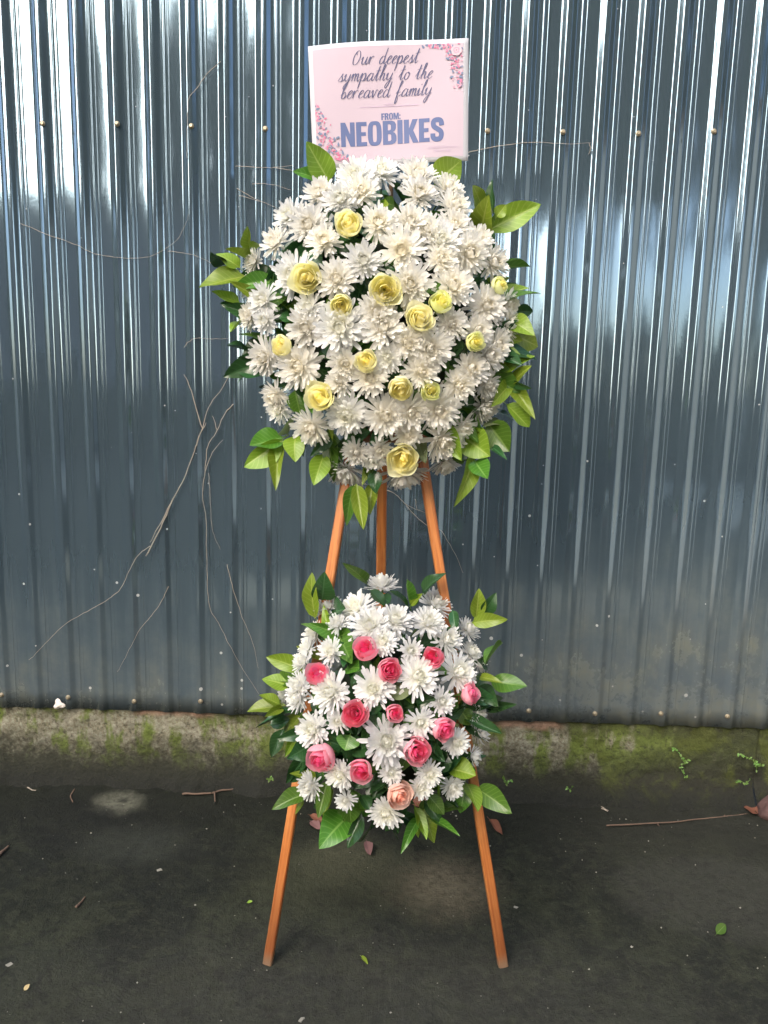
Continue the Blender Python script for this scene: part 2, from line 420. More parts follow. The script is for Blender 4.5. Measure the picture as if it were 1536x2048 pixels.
# screws
def screw_mesh():
    parts = []
    V = []; F = []
    R = .0052
    for z, r in ((0, R), (.004, R), (.0052, R*.75)):
        for k in range(6): V.append((r*math.cos(k*PI/3), -z, r*math.sin(k*PI/3)))
    for j in range(2):
        for k in range(6): F.append((j*6+k, j*6+(k+1) % 6, j*6+6+(k+1) % 6, j*6+6+k))
    F.append(tuple(range(12, 18)))
    parts.append((V, F)); V, F = join(parts)
    return mesh('screw', V, F, M['screw'], False)
def washer_mesh():
    V = []; F = []
    for r, y in ((.0070, .001), (.0070, -.0008), (.005, -.0016), (0.0001, -.0017)):
        for k in range(14): V.append((r*math.cos(k*PI/7), y, r*math.sin(k*PI/7)))
    for j in range(3):
        for k in range(14): F.append((j*14+k, j*14+(k+1) % 14, j*14+14+(k+1) % 14, j*14+14+k))
    return mesh('washer', V, F, M['screw'])
SM, WM = screw_mesh(), washer_mesh()
ROWS = {'t': [(84.8, 247), (234, 247.6), (382.5, 252), (530.5, 257.5), (678, 259), (826, 261), (975.6, 262), (1126, 264), (1277, 267), (1428, 263)],
        'b': [(3, 1390), (136, 1395), (268, 1403), (401, 1403), (533, 1409), (665, 1412), (797, 1415), (926, 1419), (1057.5, 1422), (1190, 1427.5), (1322, 1427.5), (1455, 1433)]}
for row in ROWS.values():
    for (px_, py_) in row:
        P = at_y(px_, py_, YW-.0102)
        s = obj('screw', SM); s.location = P; s.rotation_euler = (random.uniform(-.12, .12), random.uniform(0, 1), random.uniform(-.12, .12)); child(s, fence)
        w = obj('washer', WM, s); w.location = (0, .0002, 0)

# ------------------------------------------------------------------ plinth wall
def plinth(x0, x1):
    nxp = int((x1-x0)/.0075); prof = [(.0, 2.072), (.012, 2.085), (.03, 2.104), (.055, 2.119), (.08, 2.126)] + [(.08+.0075*i, 2.128) for i in range(1, 25)] + [(.272, 2.134), (.276, 2.16), (.276, 2.30)]
    V = []; F = []
    for (z, y) in prof:
        for i in range(nxp+1):
            x = x0+(x1-x0)*i/nxp
            p = Vector((x*7, z*9, 1)); d = .006*mnoise.noise(p)+.004*mnoise.noise(p*3.1)+.0032*mnoise.noise(p*6)+.0020*mnoise.noise(p*15)
            lowk = max(0, 1-z/.09)
            d += lowk*(.018*mnoise.noise(Vector((x*9, 3, z*6)))+.008*mnoise.noise(Vector((x*30, 7, z*20))))
            dz = lowk*.008*mnoise.noise(Vector((x*22, 11, z*9))) if z > 0 else -.01
            if z > .26: d *= .4
            V.append((x, y-d, z+dz-.012*(1 if z > .27 else 0)))
    n = nxp+1
    for j in range(len(prof)-1):
        for i in range(nxp): F.append((j*n+i, j*n+i+1, (j+1)*n+i+1, (j+1)*n+i))
    for e in (0, nxp):
        F.append(tuple(j*n+e for j in range(len(prof))) )
    return mesh('wall_section', V, F, M['plinth'])
XJ = at_y(1512, 1510, 2.13).x
pl = empty('concrete_wall', (0, 2.13, 0), 'low mossy stained concrete footing wall under the metal fence', 'wall')
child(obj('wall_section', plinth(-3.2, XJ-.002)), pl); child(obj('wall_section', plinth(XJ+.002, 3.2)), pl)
def mortar(pxa, pxb, pya, pyb, seed):
    A = at_y(pxa, pya, 2.122); B = at_y(pxb, pyb, 2.122); V = []; F = []; n = 40
    for i in range(n+1):
        t = i/n; c = A.lerp(B, t); e = min(1, 6*t, 6*(1-t))
        h = (.010+.010*mnoise.noise(Vector((t*9, seed, 0))))*e
        for (dy, dz) in ((.012, .010), (.002, .008), (-.0005*e, 0), (.0005, -h), (.012, -h-.006)):
            V.append((c.x, c.y+dy+.003*mnoise.noise(Vector((t*30, dz*200, seed))), c.z+dz))
    for i in range(n):
        for j in range(4): F.append((i*5+j, i*5+j+1, i*5+5+j+1, i*5+5+j))
    return child(obj('mortar_strip', mesh('mortar_strip', V, F, M['mortar'])), pl)

# ------------------------------------------------------------------ easel
footL = on_ground(535.5, 1927); footR = on_ground(1006, 1932)
YF = (footL.y+footR.y)/2; LEAN = .135
pn = Vector((0, 1, -LEAN)).normalized(); pp = Vector((0, YF, 0))
topL = on_plane(752, 590, pp, pn); topR = on_plane(792, 590, pp, pn)
easel = empty('easel', Vector(((footL.x+footR.x)/2, YF, 0)), 'orange varnished wooden three legged easel holding both flower arrangements', 'easel')
def bar(name, A, B, w, t, face, parent, mat=None, seg=14):
    """rectangular bar from A to B; local z runs along it (z=0 at A)"""
    ax = (B-A).normalized(); L = (B-A).length
    fy = (face-ax*face.dot(ax)).normalized(); fx = fy.cross(ax)
    V = []; F = []; c = .0022; sd = random.random()*50
    ring = [(-w/2+c, -t/2), (w/2-c, -t/2), (w/2, -t/2+c), (w/2, t/2-c), (w/2-c, t/2), (-w/2+c, t/2), (-w/2, t/2-c), (-w/2, -t/2+c)]
    for i in range(seg+1):
        z = L*i/seg; k = .0014
        for (x, y) in ring: V.append((x+k*mnoise.noise(Vector((z*5, sd, x*30))), y+k*mnoise.noise(Vector((z*5, sd+9, y*30))), z))
    for i in range(seg):
        for q in range(8): F.append((i*8+q, i*8+(q+1) % 8, i*8+8+(q+1) % 8, i*8+8+q))
    F.append(tuple(range(8))[::-1]); F.append(tuple(range(seg*8, seg*8+8)))
    o = obj(name, mesh(name, V, F, mat or M['wood'], False))
    m = Matrix(((fx.x, fy.x, ax.x, A.x), (fx.y, fy.y, ax.y, A.y), (fx.z, fy.z, ax.z, A.z), (0, 0, 0, 1)))
    o.parent = parent; o.matrix_local = Matrix.Translation(-parent.location) @ m
    return o
front = Vector((0, 1, 0))
tag(bar('leg', footL, topL, .0200, .014, (front+Vector((.25, 0, 0))), easel), 'left front leg with a dark worn foot')
tag(bar('leg', footR, topR, .0200, .014, (front+Vector((-.22, 0, 0))), easel), 'right front leg')
rfoot = on_ground(757, 1618); rtop = at_y(769, 560, topL.y+.045)
tag(bar('leg', rfoot, rtop, .0228, .014, front, easel), 'rear leg standing near the wall')
def pin_on(px_, py_, off=.017): return on_plane(px_, py_, pp+pn*off, pn)
bar('crossbar', pin_on(610, 1430), pin_on(935, 1430), .03, .015, front, easel)
bar('crossbar', pin_on(690, 870), pin_on(855, 870), .03, .015, front, easel)
bar('top_block', pin_on(735, 600, .02), pin_on(805, 600, .02), .06, .018, front, easel)

# ------------------------------------------------------------------ flower meshes
def set_tint(me, vals):
    a = me.attributes.new('tint', 'FLOAT', 'POINT'); a.data.foreach_set('value', vals)
def mum_mesh(seed, openness, mat, core=False, dens=1.0):
    rnd = random.Random(seed); V = []; F = []; T = []
    full = [(23, -8, 1.0, -.02), (25, 5, .97, 0), (25, 16, .89, .02), (23, 28, .78, .05), (20, 40, .64, .09), (17, 52, .52, .13)]
    layers = [(18, 60, .36, .17), (15, 66, .30, .23), (11, 74, .22, .29)] if core else full
    for li, (cnt, el, L, z0) in enumerate(layers):
        el = el*(.72+.28*openness) + (1-openness)*34*(1 if not core else .4)
        cnt = max(3, int(cnt*dens)); ph = rnd.random()*6
        for k in range(cnt):
            az = ph+2*PI*k/cnt+rnd.gauss(0, .10)
            e0 = math.radians(el+rnd.gauss(0, 8)); Lk = L*rnd.uniform(.76, 1.10)
            if not core and li < 2 and rnd.random() < .10: e0 -= math.radians(rnd.uniform(20, 45))
            curl = math.radians(rnd.uniform(0, 38) + li*7 + (45 if core else 0))
            wmax = rnd.uniform(.062, .086)*(1 if not core else .72); tw = rnd.gauss(0, .25)
            rx, rz = (.05 if not core else .17-.05*li), z0; n = 6; step = Lk/n; e = e0
            ca, sa = math.cos(az), math.sin(az); base = len(V)
            cup = rnd.uniform(.25, .6)
            TS = (0, .28, .52, .72, .86, .95, 1.0)
            for i in range(n+1):
                t = TS[i]; step = Lk*(TS[min(i+1, n)]-t)
                w = wmax*(.40+.60*math.sin(PI*min(1, t*.62+.0)))*(1 if t < .8 else math.sqrt(max(0, 1-((t-.8)/.2)**2))*.65+.35)
                nr, nz = -math.sin(e), math.cos(e)
                for s in (-1, 0, 1):
                    off = cup*w*(abs(s))*.9
                    lat = s*w*math.cos(tw*t)
                    rr = rx+nr*off; zz = rz+nz*off+s*w*math.sin(tw*t)
                    V.append((rr*ca-lat*sa, rr*sa+lat*ca, zz))
                    T.append(min(1, max(0, (.62 if core else .12*li)+(.22)*(1-t)-.1)))
                rx += math.cos(e)*step; rz += math.sin(e)*step; e += curl*step/Lk
            for i in range(n):
                for s in range(2):
                    a = base+i*3+s; F.append((a, a+1, a+4, a+3))
    if core:
        o = len(V)
        for j in range(5):
            for i in range(10):
                a = 2*PI*i/10; q = j/4*PI/2; V.append((.25*math.cos(q)*math.cos(a), .25*math.cos(q)*math.sin(a), .14+.27*math.sin(q))); T.append(.7)
        for j in range(4):
            for i in range(10): F.append((o+j*10+i, o+j*10+(i+1) % 10, o+j*10+10+(i+1) % 10, o+j*10+10+i))
    me = mesh('flower_center' if core else 'chrysanthemum', V, F, mat); set_tint(me, T); return me
def calyx_stem():
    V, F = tube([(0, 0, .02), (0, 0, -.10), (0.02, 0, -.2), (.05, .02, -1.2), (0.03, .06, -2.4)], [.16, .15, .05, .045, .045], 7)
    return mesh('stem', V, F, M['stem'])
STEM = calyx_stem()
OPEN = [1.0, .95, .85, .7, .45, .2]
MUM = {}
for m in ('white', 'cream'):
    MUM[m] = []
    for k in range(9):
        op = [1.0, .95, .9, .85, 1.0, .75, .6, .35, .1][k]
        MUM[m].append((mum_mesh(40+k, op, M[m]), mum_mesh(140+k, op, M[m], True)))

def rose_petal(rnd, layer, nl, openk):
    """one petal of a unit rose, axis +z, centred so that the head spans about z -1..0.75"""
    f = layer/(nl-1)
    Rm = .36+.58*f; H = 1.42-.10*f; half = (1.25-.32*f)
    flare = openk*(.05+.75*f*f); rim = (.05+.10*f)*(.5+openk)
    nu, nv = 8, 8; V = []; F = []; T = []
    skew = rnd.uniform(.08, .2)*(1 if f > .2 else .35); notch = rnd.uniform(-.1, .25); tipc = rnd.uniform(-.1, .45)*f
    for j in range(nv+1):
        v = j/nv
        for i in range(nu+1):
            u = -1+2*i/nu
            hh = v*(1-.30*abs(u)**2.6*1.0)
            vv = hh
            prof = math.sin(PI*(.06+.68*vv))**.8
            r = (.08+(Rm-.08)*prof)*(1+skew*u*.6)
            r += flare*max(0, vv-.5)**1.4*1.3 + rim*max(0, vv-.84)*5*(.6+.4*abs(u))
            z = -1.0+vv*H+.05*(1-f) - rim*max(0, vv-.88)*4.0 - flare*.35*max(0, vv-.55) + notch*(1-abs(u))*max(0, vv-.7)
            wob = .055*math.sin(u*4.3+layer*1.7)*vv**2 + tipc*max(0, 1-abs(u)*2.2)*max(0, vv-.6)
            a = u*half*(.35+.65*min(1, v*2.2))
            V.append(((r+wob)*math.cos(a), (r+wob)*math.sin(a), z))
            T.append(min(1, max(0, (1-f)*1.05*(.55+.45*v) - .05)))
    n = nu+1
    for j in range(nv):
        for i in range(nu): a = j*n+i; F.append((a, a+1, a+n+1, a+n))
    return V, F, T
def rose_core(rnd, mat):
    V = []; F = []; T = []; n = 70; nh = 6     # a rolled spiral heart
    for i in range(n+1):
        t = i/n; a = t*PI*5.2; r = .03+.24*t
        for j in range(nh+1):
            v = j/nh
            rr = r*(.75+.25*math.sin(v*PI/2)) + .02*math.sin(a*2.3)*v
            V.append((rr*math.cos(a), rr*math.sin(a), -.75+v*(1.19+.05*t+.05*math.sin(a*1.7)))); T.append(.75+.25*v)
    for i in range(n):
        for j in range(nh): a = i*(nh+1)+j; F.append((a, a+1, a+nh+2, a+nh+1))
    me = mesh('rose', V, F, mat); set_tint(me, T); return me
def rose_kit(seed, mat, openk, nl=5):
    rnd = random.Random(seed); pet = []
    for L in range(nl):
        cnt = [2, 3, 3, 4, 5][L] if nl == 5 else [2, 3, 3, 4][L]
        ph = rnd.random()*6
        for k in range(cnt):
            V, F, T = rose_petal(rnd, L, nl, openk)
            me = mesh('petal', V, F, mat); set_tint(me, T)
            pet.append((me, ph+2*PI*k/cnt+rnd.gauss(0, .16), rnd.gauss(0, .07), rnd.uniform(.90, 1.08)))
    sv = []
    for k in range(5):
        a = k*2*PI/5; V = []; F = []
        for i in range(5):
            t = i/4; r = .1+.55*t; z = -.98-.12*math.sin(t*PI)-.25*t; w = .17*(1-t)**.7
            for s in (-1, 1): V.append(Vector((r*math.cos(a)-s*w*math.sin(a), r*math.sin(a)+s*w*math.cos(a), z)))
        for i in range(4): F.append((2*i, 2*i+1, 2*i+3, 2*i+2))
        sv.append((V, F))
    V, F = join(sv); V2, F2 = tube([(0, 0, -.9), (0, 0, -1.12), (.03, 0, -1.25), (.06, .03, -2.6)], [.15, .14, .07, .065], 7)
    V, F = join([(V, F), (V2, F2)])
    return rose_core(rnd, mat), pet, mesh('stem', V, F, M['stem'])

# leaves ------------------------------------------------------------
def leaf_mesh(seed, mat, broad=.0, bend=.15, fold=.22, twist=0.0):
    rnd = random.Random(seed); nu, nv = 18, 8; V = []; UV = []; F = []
    for i in range(nu+1):
        t = i/nu
        tt = t**(.92-broad*.2)
        w = .5*(max(0, math.sin(PI*tt))**.82)*(1-.12*t) + .006
        if t < .07: w = min(w, .03+t*1.2)
        for j in range(nv+1):
            s = -1+2*j/nv
            wav = .018*math.sin(t*11+seed)*abs(s)
            y = s*w
            z = abs(y)*fold - bend*t*t + bend*.3*t
            ph = (t-.42*abs(s)*.5)*9
            z += .006*math.sin(2*PI*ph)*min(1, abs(s)*1.6)*(1-abs(s)*.5) + wav
            a = twist*t; yy = y*math.cos(a)-z*math.sin(a)*0; zz = z+y*math.sin(a)
            V.append((t, yy, zz)); UV.append((t, .5+s*.5))
    n = nv+1
    for i in range(nu):
        for j in range(nv): a = i*n+j; F.append((a, a+n, a+n+1, a+1))
    nf = len(F)
    # petiole
    tv, tf = tube([(-.16, 0, -.01), (-.06, 0, -.006), (.05, 0, 0)], [.014, .012, .008], 5)
    o = len(V); V += tv; UV += [(.5, .5)]*len(tv); F += [tuple(q+o for q in f) for f in tf]
    me = mesh('leaf', V, F, mat)
    ul = me.uv_layers.new(name='UVMap')
    for lp in me.loops: ul.data[lp.index].uv = UV[lp.vertex_index]
    return me
LEAF = {}
for m in ('lime', 'midleaf', 'dark', 'grey'):
    LEAF[m] = [leaf_mesh(k, M[m], [0, .5, 1, .2, -.4, .6][k], [.10, .22, .3, .05, .38, -.12][k], [.25, .15, .3, .35, .2, .28][k], [0, .3, -.3, .5, -.5, .15][k]) for k in range(6)]
def place_leaf(root, A, B, wid, cls, nrm, seed=None):
    rnd = random.Random(seed if seed is not None else int(A.x*9e4+A.z*7e4))
    o = obj('leaf', rnd.choice(LEAF[cls]))
    X = B-A; L = X.length; x = X.normalized()
    n = nrm+Vector((rnd.gauss(0, .28), rnd.gauss(0, .2), rnd.gauss(0, .28))); z = (n-x*n.dot(x)).normalized(); y = z.cross(x)
    m = Matrix(((x.x, y.x, z.x, A.x), (x.y, y.y, z.y, A.y), (x.z, y.z, z.z, A.z), (0, 0, 0, 1)))
    o.parent = root
    o.matrix_local = Matrix.Translation(-root.location) @ m @ Matrix.Diagonal((L, wid, L, 1))
    return o

# ------------------------------------------------------------------ arrangements
class Dome:
    def __init__(s, c, tilt, a, b, cdep):
        s.c = c; s.X = Vector((1, 0, 0)); s.N = Vector((0, -math.cos(tilt), math.sin(tilt))); s.Z = s.X.cross(s.N)*-1
        if s.Z.z < 0: s.Z = -s.Z
        s.r = (a, b, cdep)
    def to(s, v): return Vector((v.dot(s.X)/s.r[0], v.dot(s.Z)/s.r[1], v.dot(s.N)/s.r[2]))
    def fr(s, q): return s.X*q.x*s.r[0]+s.Z*q.y*s.r[1]+s.N*q.z*s.r[2]
    def hit(s, px, py, k=1.0):
        """point of the dome (scaled k) seen at the pixel, else its nearest silhouette point; normal; did it hit"""
        o = s.to(CAM-s.c)/k; d = s.to(ray(px, py))/k
        A = d.dot(d); B = o.dot(d); Cc = o.dot(o)-1; D = B*B-A*Cc
        if D >= 0:
            t = (-B-math.sqrt(D))/A; q = (o+d*t); ok = True
        else:
            t = -B/A; q = (o+d*t); ok = False
        P = s.c+s.fr(q*k); qn = q.normalized()
        nrm = (s.X*qn.x/s.r[0]+s.Z*qn.y/s.r[1]+s.N*qn.z/s.r[2]).normalized()
        return P, nrm, ok
def frame(axis, roll):
    z = axis.normalized(); x = z.orthogonal().normalized(); y = z.cross(x)
    m = Matrix(((x.x, y.x, z.x, 0), (x.y, y.y, z.y, 0), (x.z, y.z, z.z, 0), (0, 0, 0, 1)))
    return m @ Matrix.Rotation(roll, 4, 'Z')
def put(o, root, P, axis, sc, roll):
    o.parent = root; o.matrix_local = Matrix.Translation(P-root.location) @ frame(axis, roll) @ Matrix.Scale(sc, 4)
def add_mum(root, dome, px, py, r, mat, rnd, openlim=(0, 9), k=1.0):
    P, n, ok = dome.hit(px, py, k)
    tocam = (CAM-P).normalized()
    ax = (n*.80+tocam*.28+Vector((rnd.gauss(0, .10), rnd.gauss(0, .08), rnd.gauss(0, .10)))).normalized()
    sc = r*depth(P)/FPX*1.20
    i = rnd.randrange(*openlim); a, c = MUM[mat][i]
    o = obj('chrysanthemum', a); put(o, root, P-ax*sc*.12, ax, sc, rnd.random()*6.28)
    cc = obj('flower_center', c, o); st = obj('stem', STEM, o)
    return o
def add_rose(root, dome, px, py, r, kit, rnd, face=.45, k=1.05, label=None):
    P, n, ok = dome.hit(px, py, k)
    tocam = (CAM-P).normalized()
    ax = (n*(1-face)+tocam*face+Vector((rnd.gauss(0, .16), 0, rnd.gauss(0, .16)+.05))).normalized()
    sc = r*depth(P)/FPX*.98
    core, pets, stem = kit
    o = obj('rose', core); put(o, root, P+ax*sc*.1, ax, sc, rnd.random()*6.28)
    for me, az, tl, s in pets:
        p = obj('petal', me, o); p.rotation_euler = (0, tl, az); p.scale = (s, s, s)
    obj('stem', stem, o)
    if label: o['label'] = label
    return o

wc = on_plane(757, 648, pp, pn)
wc = wc + Vector((0, -.02, 0))
WD = Dome(wc, math.radians(7), .262, .300, .165)
wreath = empty('standing_spray', wc, 'large round spray of cream chrysanthemums and yellow roses high on the easel', 'flower arrangement')
lc = on_plane(768, 1415, pp, pn)+Vector((0, -.03, 0))
LD = Dome(lc, math.radians(14), .190, .235, .150)
basket = empty('lower_spray', lc, 'smaller spray of white chrysanthemums and pink roses, lower on the easel', 'flower arrangement')
def foam(root, D, k):
    V = []; F = []; nu, nv = 28, 16
    for j in range(nv+1):
        ph = PI*j/nv
        for i in range(nu):
            th = 2*PI*i/nu; q = Vector((math.sin(ph)*math.cos(th), math.cos(ph), max(-.25, math.sin(ph)*math.sin(th))))
            q *= k*(1+.07*mnoise.noise(q*4)); V.append(D.c+D.fr(q)-root.location)
    for j in range(nv):
        for i in range(nu): F.append((j*nu+i, j*nu+(i+1) % nu, (j+1)*nu+(i+1) % nu, (j+1)*nu+i))
    obj('foam_base', mesh('foam_base', V, F, M['foam']), root)
foam(wreath, WD, .70); foam(basket, LD, .62)

UP = '''714,357,42 763,345,33 641,388,34 681,400,36 722,383,33 580,432,33 618,449,38 550,484,30 648,482,33 757,446,36 508,522,25 500,573,25
587,550,42 674,559,38 726,521,36 526,600,30 498,632,25 531,641,25 618,613,28 611,655,38 679,655,50 834,353,38 838,388,34 896,379,34 909,414,34
820,444,34 854,458,30 881,481,38 909,451,32 803,500,42 883,519,32 937,507,40 956,480,33 986,526,33 820,568,42 906,573,40 972,611,38 1014,610,32
904,648,30 754,622,36 766,655,42 1014,652,33 956,662,30 530,714,35 598,733,44 691,726,32 679,763,27 740,755,36 550,792,28 558,818,26
695,829,40 623,854,36 712,904,26 747,915,28 690,943,42 815,686,35 860,697,42 775,716,28 843,744,34 770,831,42 822,824,36 878,819,40
942,737,34 918,770,34 974,770,28 967,815,37 993,690,33 977,712,33 815,869,28 885,880,42 925,855,27 890,927,30 810,948,44 757,900,24 848,650,26'''
rnd = random.Random(11)
for s in UP.split():
    x, y, r = map(float, s.split(','))
    cream = .35+.5*((x-560)/400)+.3*((y-500)/400)
    add_mum(wreath, WD, x, y, r, 'cream' if rnd.random() < cream else 'white', rnd, (0, 6) if r > 31 else (1, 6), 1.0)
LO = '''654,1214,26 714,1216,34 675,1249,22 628,1266,26 615,1296,23 607,1323,23 662,1304,26 740,1253,38 765,1284,27 599,1374,28 568,1391,16 597,1397,26
662,1384,40 746,1376,36 763,1171,31 791,1241,33 871,1208,33 856,1245,33 893,1280,30 936,1260,24 822,1302,24 942,1306,24 959,1329,17 836,1352,40
916,1345,36 883,1403,26 955,1409,22 626,1459,34 675,1443,22 621,1572,27 681,1548,30 692,1600,20 772,1625,32 772,1482,46 840,1445,29 912,1484,27
959,1466,22 945,1511,22 860,1548,25 842,1574,24 904,1574,24 783,1545,22 955,1430,22'''
for s in LO.split():
    x, y, r = map(float, s.split(','))
    add_mum(basket, LD, x, y, r, 'white', rnd, (0, 6) if r > 30 else (3, 8), 1.0)
YK = [rose_kit(5, M['yellow'], .55), rose_kit(6, M['yellow'], .35), rose_kit(7, M['yellow'], .15), rose_kit(8, M['palegreen'], .15, 4)]
for (x, y, r, kd, fc) in ((698, 448, 29, 1, .35), (614, 555, 32, 0, .4), (682, 610, 25, 2, .3), (770, 578, 32, 0, .5), (840, 637, 30, 0, .5), (881, 604, 24, 3, .1),
                      (1000, 570, 19, 3, .0), (951, 683, 21, 3, .0), (563, 692, 24, 2, .1), (733, 722, 24, 1, .5), (640, 795, 30, 0, .45), (801, 777, 28, 2, .15), (862, 782, 21, 3, .1), (806, 917, 33, 0, .6)):
    add_rose(wreath, WD, x, y, r, YK[kd], rnd, fc, 1.09, 'pale greenish yellow rose bud' if kd == 3 else 'yellow rose')
PK = [rose_kit(15, M['pink'], .35), rose_kit(16, M['pink'], .2), rose_kit(17, M['pink'], .12, 4), rose_kit(18, M['peach'], .3, 4)]
for (x, y, r, kd, fc) in ((730, 1297, 26, 2, .05), (779, 1340, 27, 1, .2), (867, 1315, 24, 1, .4), (634, 1348, 24, 0, .35), (710, 1427, 28, 0, .65), (790, 1427, 19, 2, .45),
                      (641, 1517, 31, 2, .15), (722, 1543, 25, 2, .1), (835, 1503, 29, 2, .3), (887, 1458, 26, 1, .35), (941, 1387, 22, 0, .0), (797, 1590, 28, 3, .0)):
    add_rose(basket, LD, x, y, r, PK[kd], rnd, fc, 1.08, 'pale peach rose at the bottom' if kd == 3 else 'pink rose')

# base px -> tip px, width px, class (l lime, m mid, d dark, g grey)
UL = '''660,366,611,283,42,l 646,368,594,334,26,m 868,370,926,316,46,l 963,474,970,400,46,l 975,462,1082,406,40,l 993,434,1012,410,20,l 988,430,981,358,20,d
962,410,951,376,26,l 970,470,988,502,22,d 1030,625,1066,622,24,d 1015,668,1078,688,48,l 1000,742,1066,704,36,l 1023,767,1059,731,20,l 1023,767,1055,776,16,d
1023,767,1065,829,24,l 1023,767,992,797,22,l 1012,808,1059,854,26,l 990,824,1026,832,22,d 975,846,1020,903,48,m 1002,842,968,848,24,g 924,872,980,912,48,l
946,915,920,1007,32,l 948,920,976,962,32,m 985,895,1008,912,16,d 908,896,926,928,20,m 836,878,846,920,26,g 1020,640,1064,664,34,l
490,552,398,574,44,l 496,520,452,496,26,l 480,536,434,502,32,l 452,530,421,498,28,d 480,606,422,586,22,l 486,622,438,608,24,d 500,505,494,453,11,l 508,503,526,482,18,l
484,645,462,662,22,l 498,703,455,690,32,d 522,752,474,740,34,d 578,775,518,775,22,d 566,874,499,895,44,m 566,878,488,935,32,l 562,888,545,966,22,l
575,868,596,832,46,g 592,870,585,914,32,l 606,870,607,913,18,d 663,876,622,910,22,d 648,908,628,968,32,l 666,836,665,884,12,l 720,870,692,892,48,d
712,966,726,1060,24,l 708,968,690,1040,18,m 744,965,740,1030,22,l 748,940,752,985,26,d 569,598,529,612,30,m 590,640,560,628,36,d 596,648,570,655,24,m 760,420,775,408,26,l
560,612,585,580,40,d 700,480,716,500,26,m 790,412,764,402,20,m 846,412,868,398,16,m 860,568,874,590,26,m 905,680,912,715,36,d 900,730,935,700,50,d 955,800,925,790,34,d
925,815,905,855,48,d 870,870,840,850,30,d 790,760,810,740,24,d 655,715,670,692,34,d 545,520,580,500,40,d 530,545,555,575,40,d 610,500,640,520,44,d 660,590,650,575,20,m
930,560,960,545,30,d 960,560,975,570,18,d 860,720,880,745,26,d 640,700,660,720,20,d 590,780,600,830,30,m 602,790,640,830,16,m 780,870,740,880,40,d 700,880,730,860,36,d'''
LL = '''632,1237,614,1152,24,l 644,1200,650,1152,42,d 734,1168,704,1130,13,m 609,1344,538,1309,24,l 580,1372,525,1355,28,l 560,1409,518,1390,22,l 572,1411,493,1419,26,l
566,1414,526,1436,14,l 590,1420,512,1454,24,d 600,1432,562,1482,38,l 568,1457,540,1510,24,d 618,1492,582,1514,42,d 600,1462,570,1504,12,l 615,1588,544,1610,26,m 608,1600,590,1630,10,l
655,1560,637,1635,22,m 699,1590,700,1643,34,m 695,1634,641,1686,52,m 673,1261,708,1334,38,m 710,1384,724,1336,26,d 821,1214,807,1162,24,m 817,1214,785,1178,32,d
846,1186,882,1144,34,d 822,1210,842,1188,14,l 952,1237,959,1179,24,l 944,1246,1010,1236,22,l 966,1224,994,1191,26,d 1000,1290,970,1326,30,m 960,1354,1000,1362,14,l
980,1362,1046,1371,30,m 956,1374,992,1404,32,d 972,1418,1028,1409,20,d 895,1536,952,1550,34,l 932,1566,957,1606,34,l 930,1568,922,1628,26,m 952,1576,1020,1620,34,m
854,1588,890,1628,26,m 925,1606,880,1620,24,m 880,1556,886,1612,26,l 840,1617,874,1686,32,l 838,1636,802,1700,16,m 852,1630,918,1668,13,m 836,1640,835,1676,12,l
815,1610,774,1662,34,d 870,1530,905,1525,40,d 700,1540,690,1500,30,d 780,1205,760,1190,30,d 660,1230,690,1215,34,d 740,1180,770,1210,24,d 905,1220,915,1270,20,d
690,1340,725,1330,30,m 760,1430,740,1470,36,d 700,1470,690,1500,36,m 860,1480,900,1520,34,d 650,1430,700,1460,30,d 920,1420,945,1450,26,m 640,1280,660,1260,22,d 780,1390,830,1380,26,g
560,1370,590,1352,20,m 930,1500,910,1560,30,d 780,1560,740,1590,28,d 720,1590,740,1620,26,d 800,1240,810,1290,24,d 975,1330,950,1320,24,d 540,1450,580,1440,28,d'''
CL = {'l': 'lime', 'm': 'midleaf', 'd': 'dark', 'g': 'grey'}
def leaves(root, D, spec):
    rl = random.Random(3)
    for s in spec.split():
        a = s.split(','); bx, by, tx, ty, w = map(float, a[:5]); cl = CL[a[5]]
        A, n1, ok1 = D.hit(bx, by, .86); B, n2, ok2 = D.hit(tx, ty, .97)
        if not ok1: A = on_plane(bx, by, D.c+D.N*rl.uniform(.0, .04), D.N)
        if not ok2: B = on_plane(tx, ty, D.c+D.N*rl.uniform(.015, .085), D.N)
        tocam = (CAM-A).normalized()
        nr = tocam*.8+Vector((0, -.1, .55)) if cl != 'dark' else tocam*.7+Vector((rl.gauss(0, .3), 0, .5))
        place_leaf(root, A, B, w*(1.2 if cl == 'dark' else 1.42)*depth(B)/FPX, cl, nr, int(bx*7+ty))
leaves(wreath, WD, UL); leaves(basket, LD, LL)
def filler(root, D, n, seed, size):
    rl = random.Random(seed)
    for i in range(n):
        a = rl.uniform(0, 2*PI); rr = math.sqrt(rl.uniform(0, 1)); q = Vector((rr*math.cos(a), rr*math.sin(a), math.sqrt(max(0, 1-rr*rr))))
        tn = Vector((rl.gauss(0, 1), rl.gauss(0, 1), rl.gauss(0, .4))); tn = (tn-q*tn.dot(q)).normalized()
        A = D.c+D.fr(q*.68); L = size*rl.uniform(.7, 1.25)
        out = D.fr(q).normalized(); td = D.fr(tn).normalized()
        B = A+(out*rl.uniform(.35, .8)+td).normalized()*L
        lim = rl.choice((.96, 1.0, 1.07))
        if D.to(B-D.c).length > lim: B = D.c+D.fr(D.to(B-D.c).normalized()*lim)
        place_leaf(root, A, B, L*rl.uniform(.36, .5), rl.choice(['dark', 'dark', 'dark', 'midleaf']), out+Vector((0, 0, .3)), seed*1000+i)
filler(wreath, WD, 135, 21, .09); filler(basket, LD, 95, 22, .08)

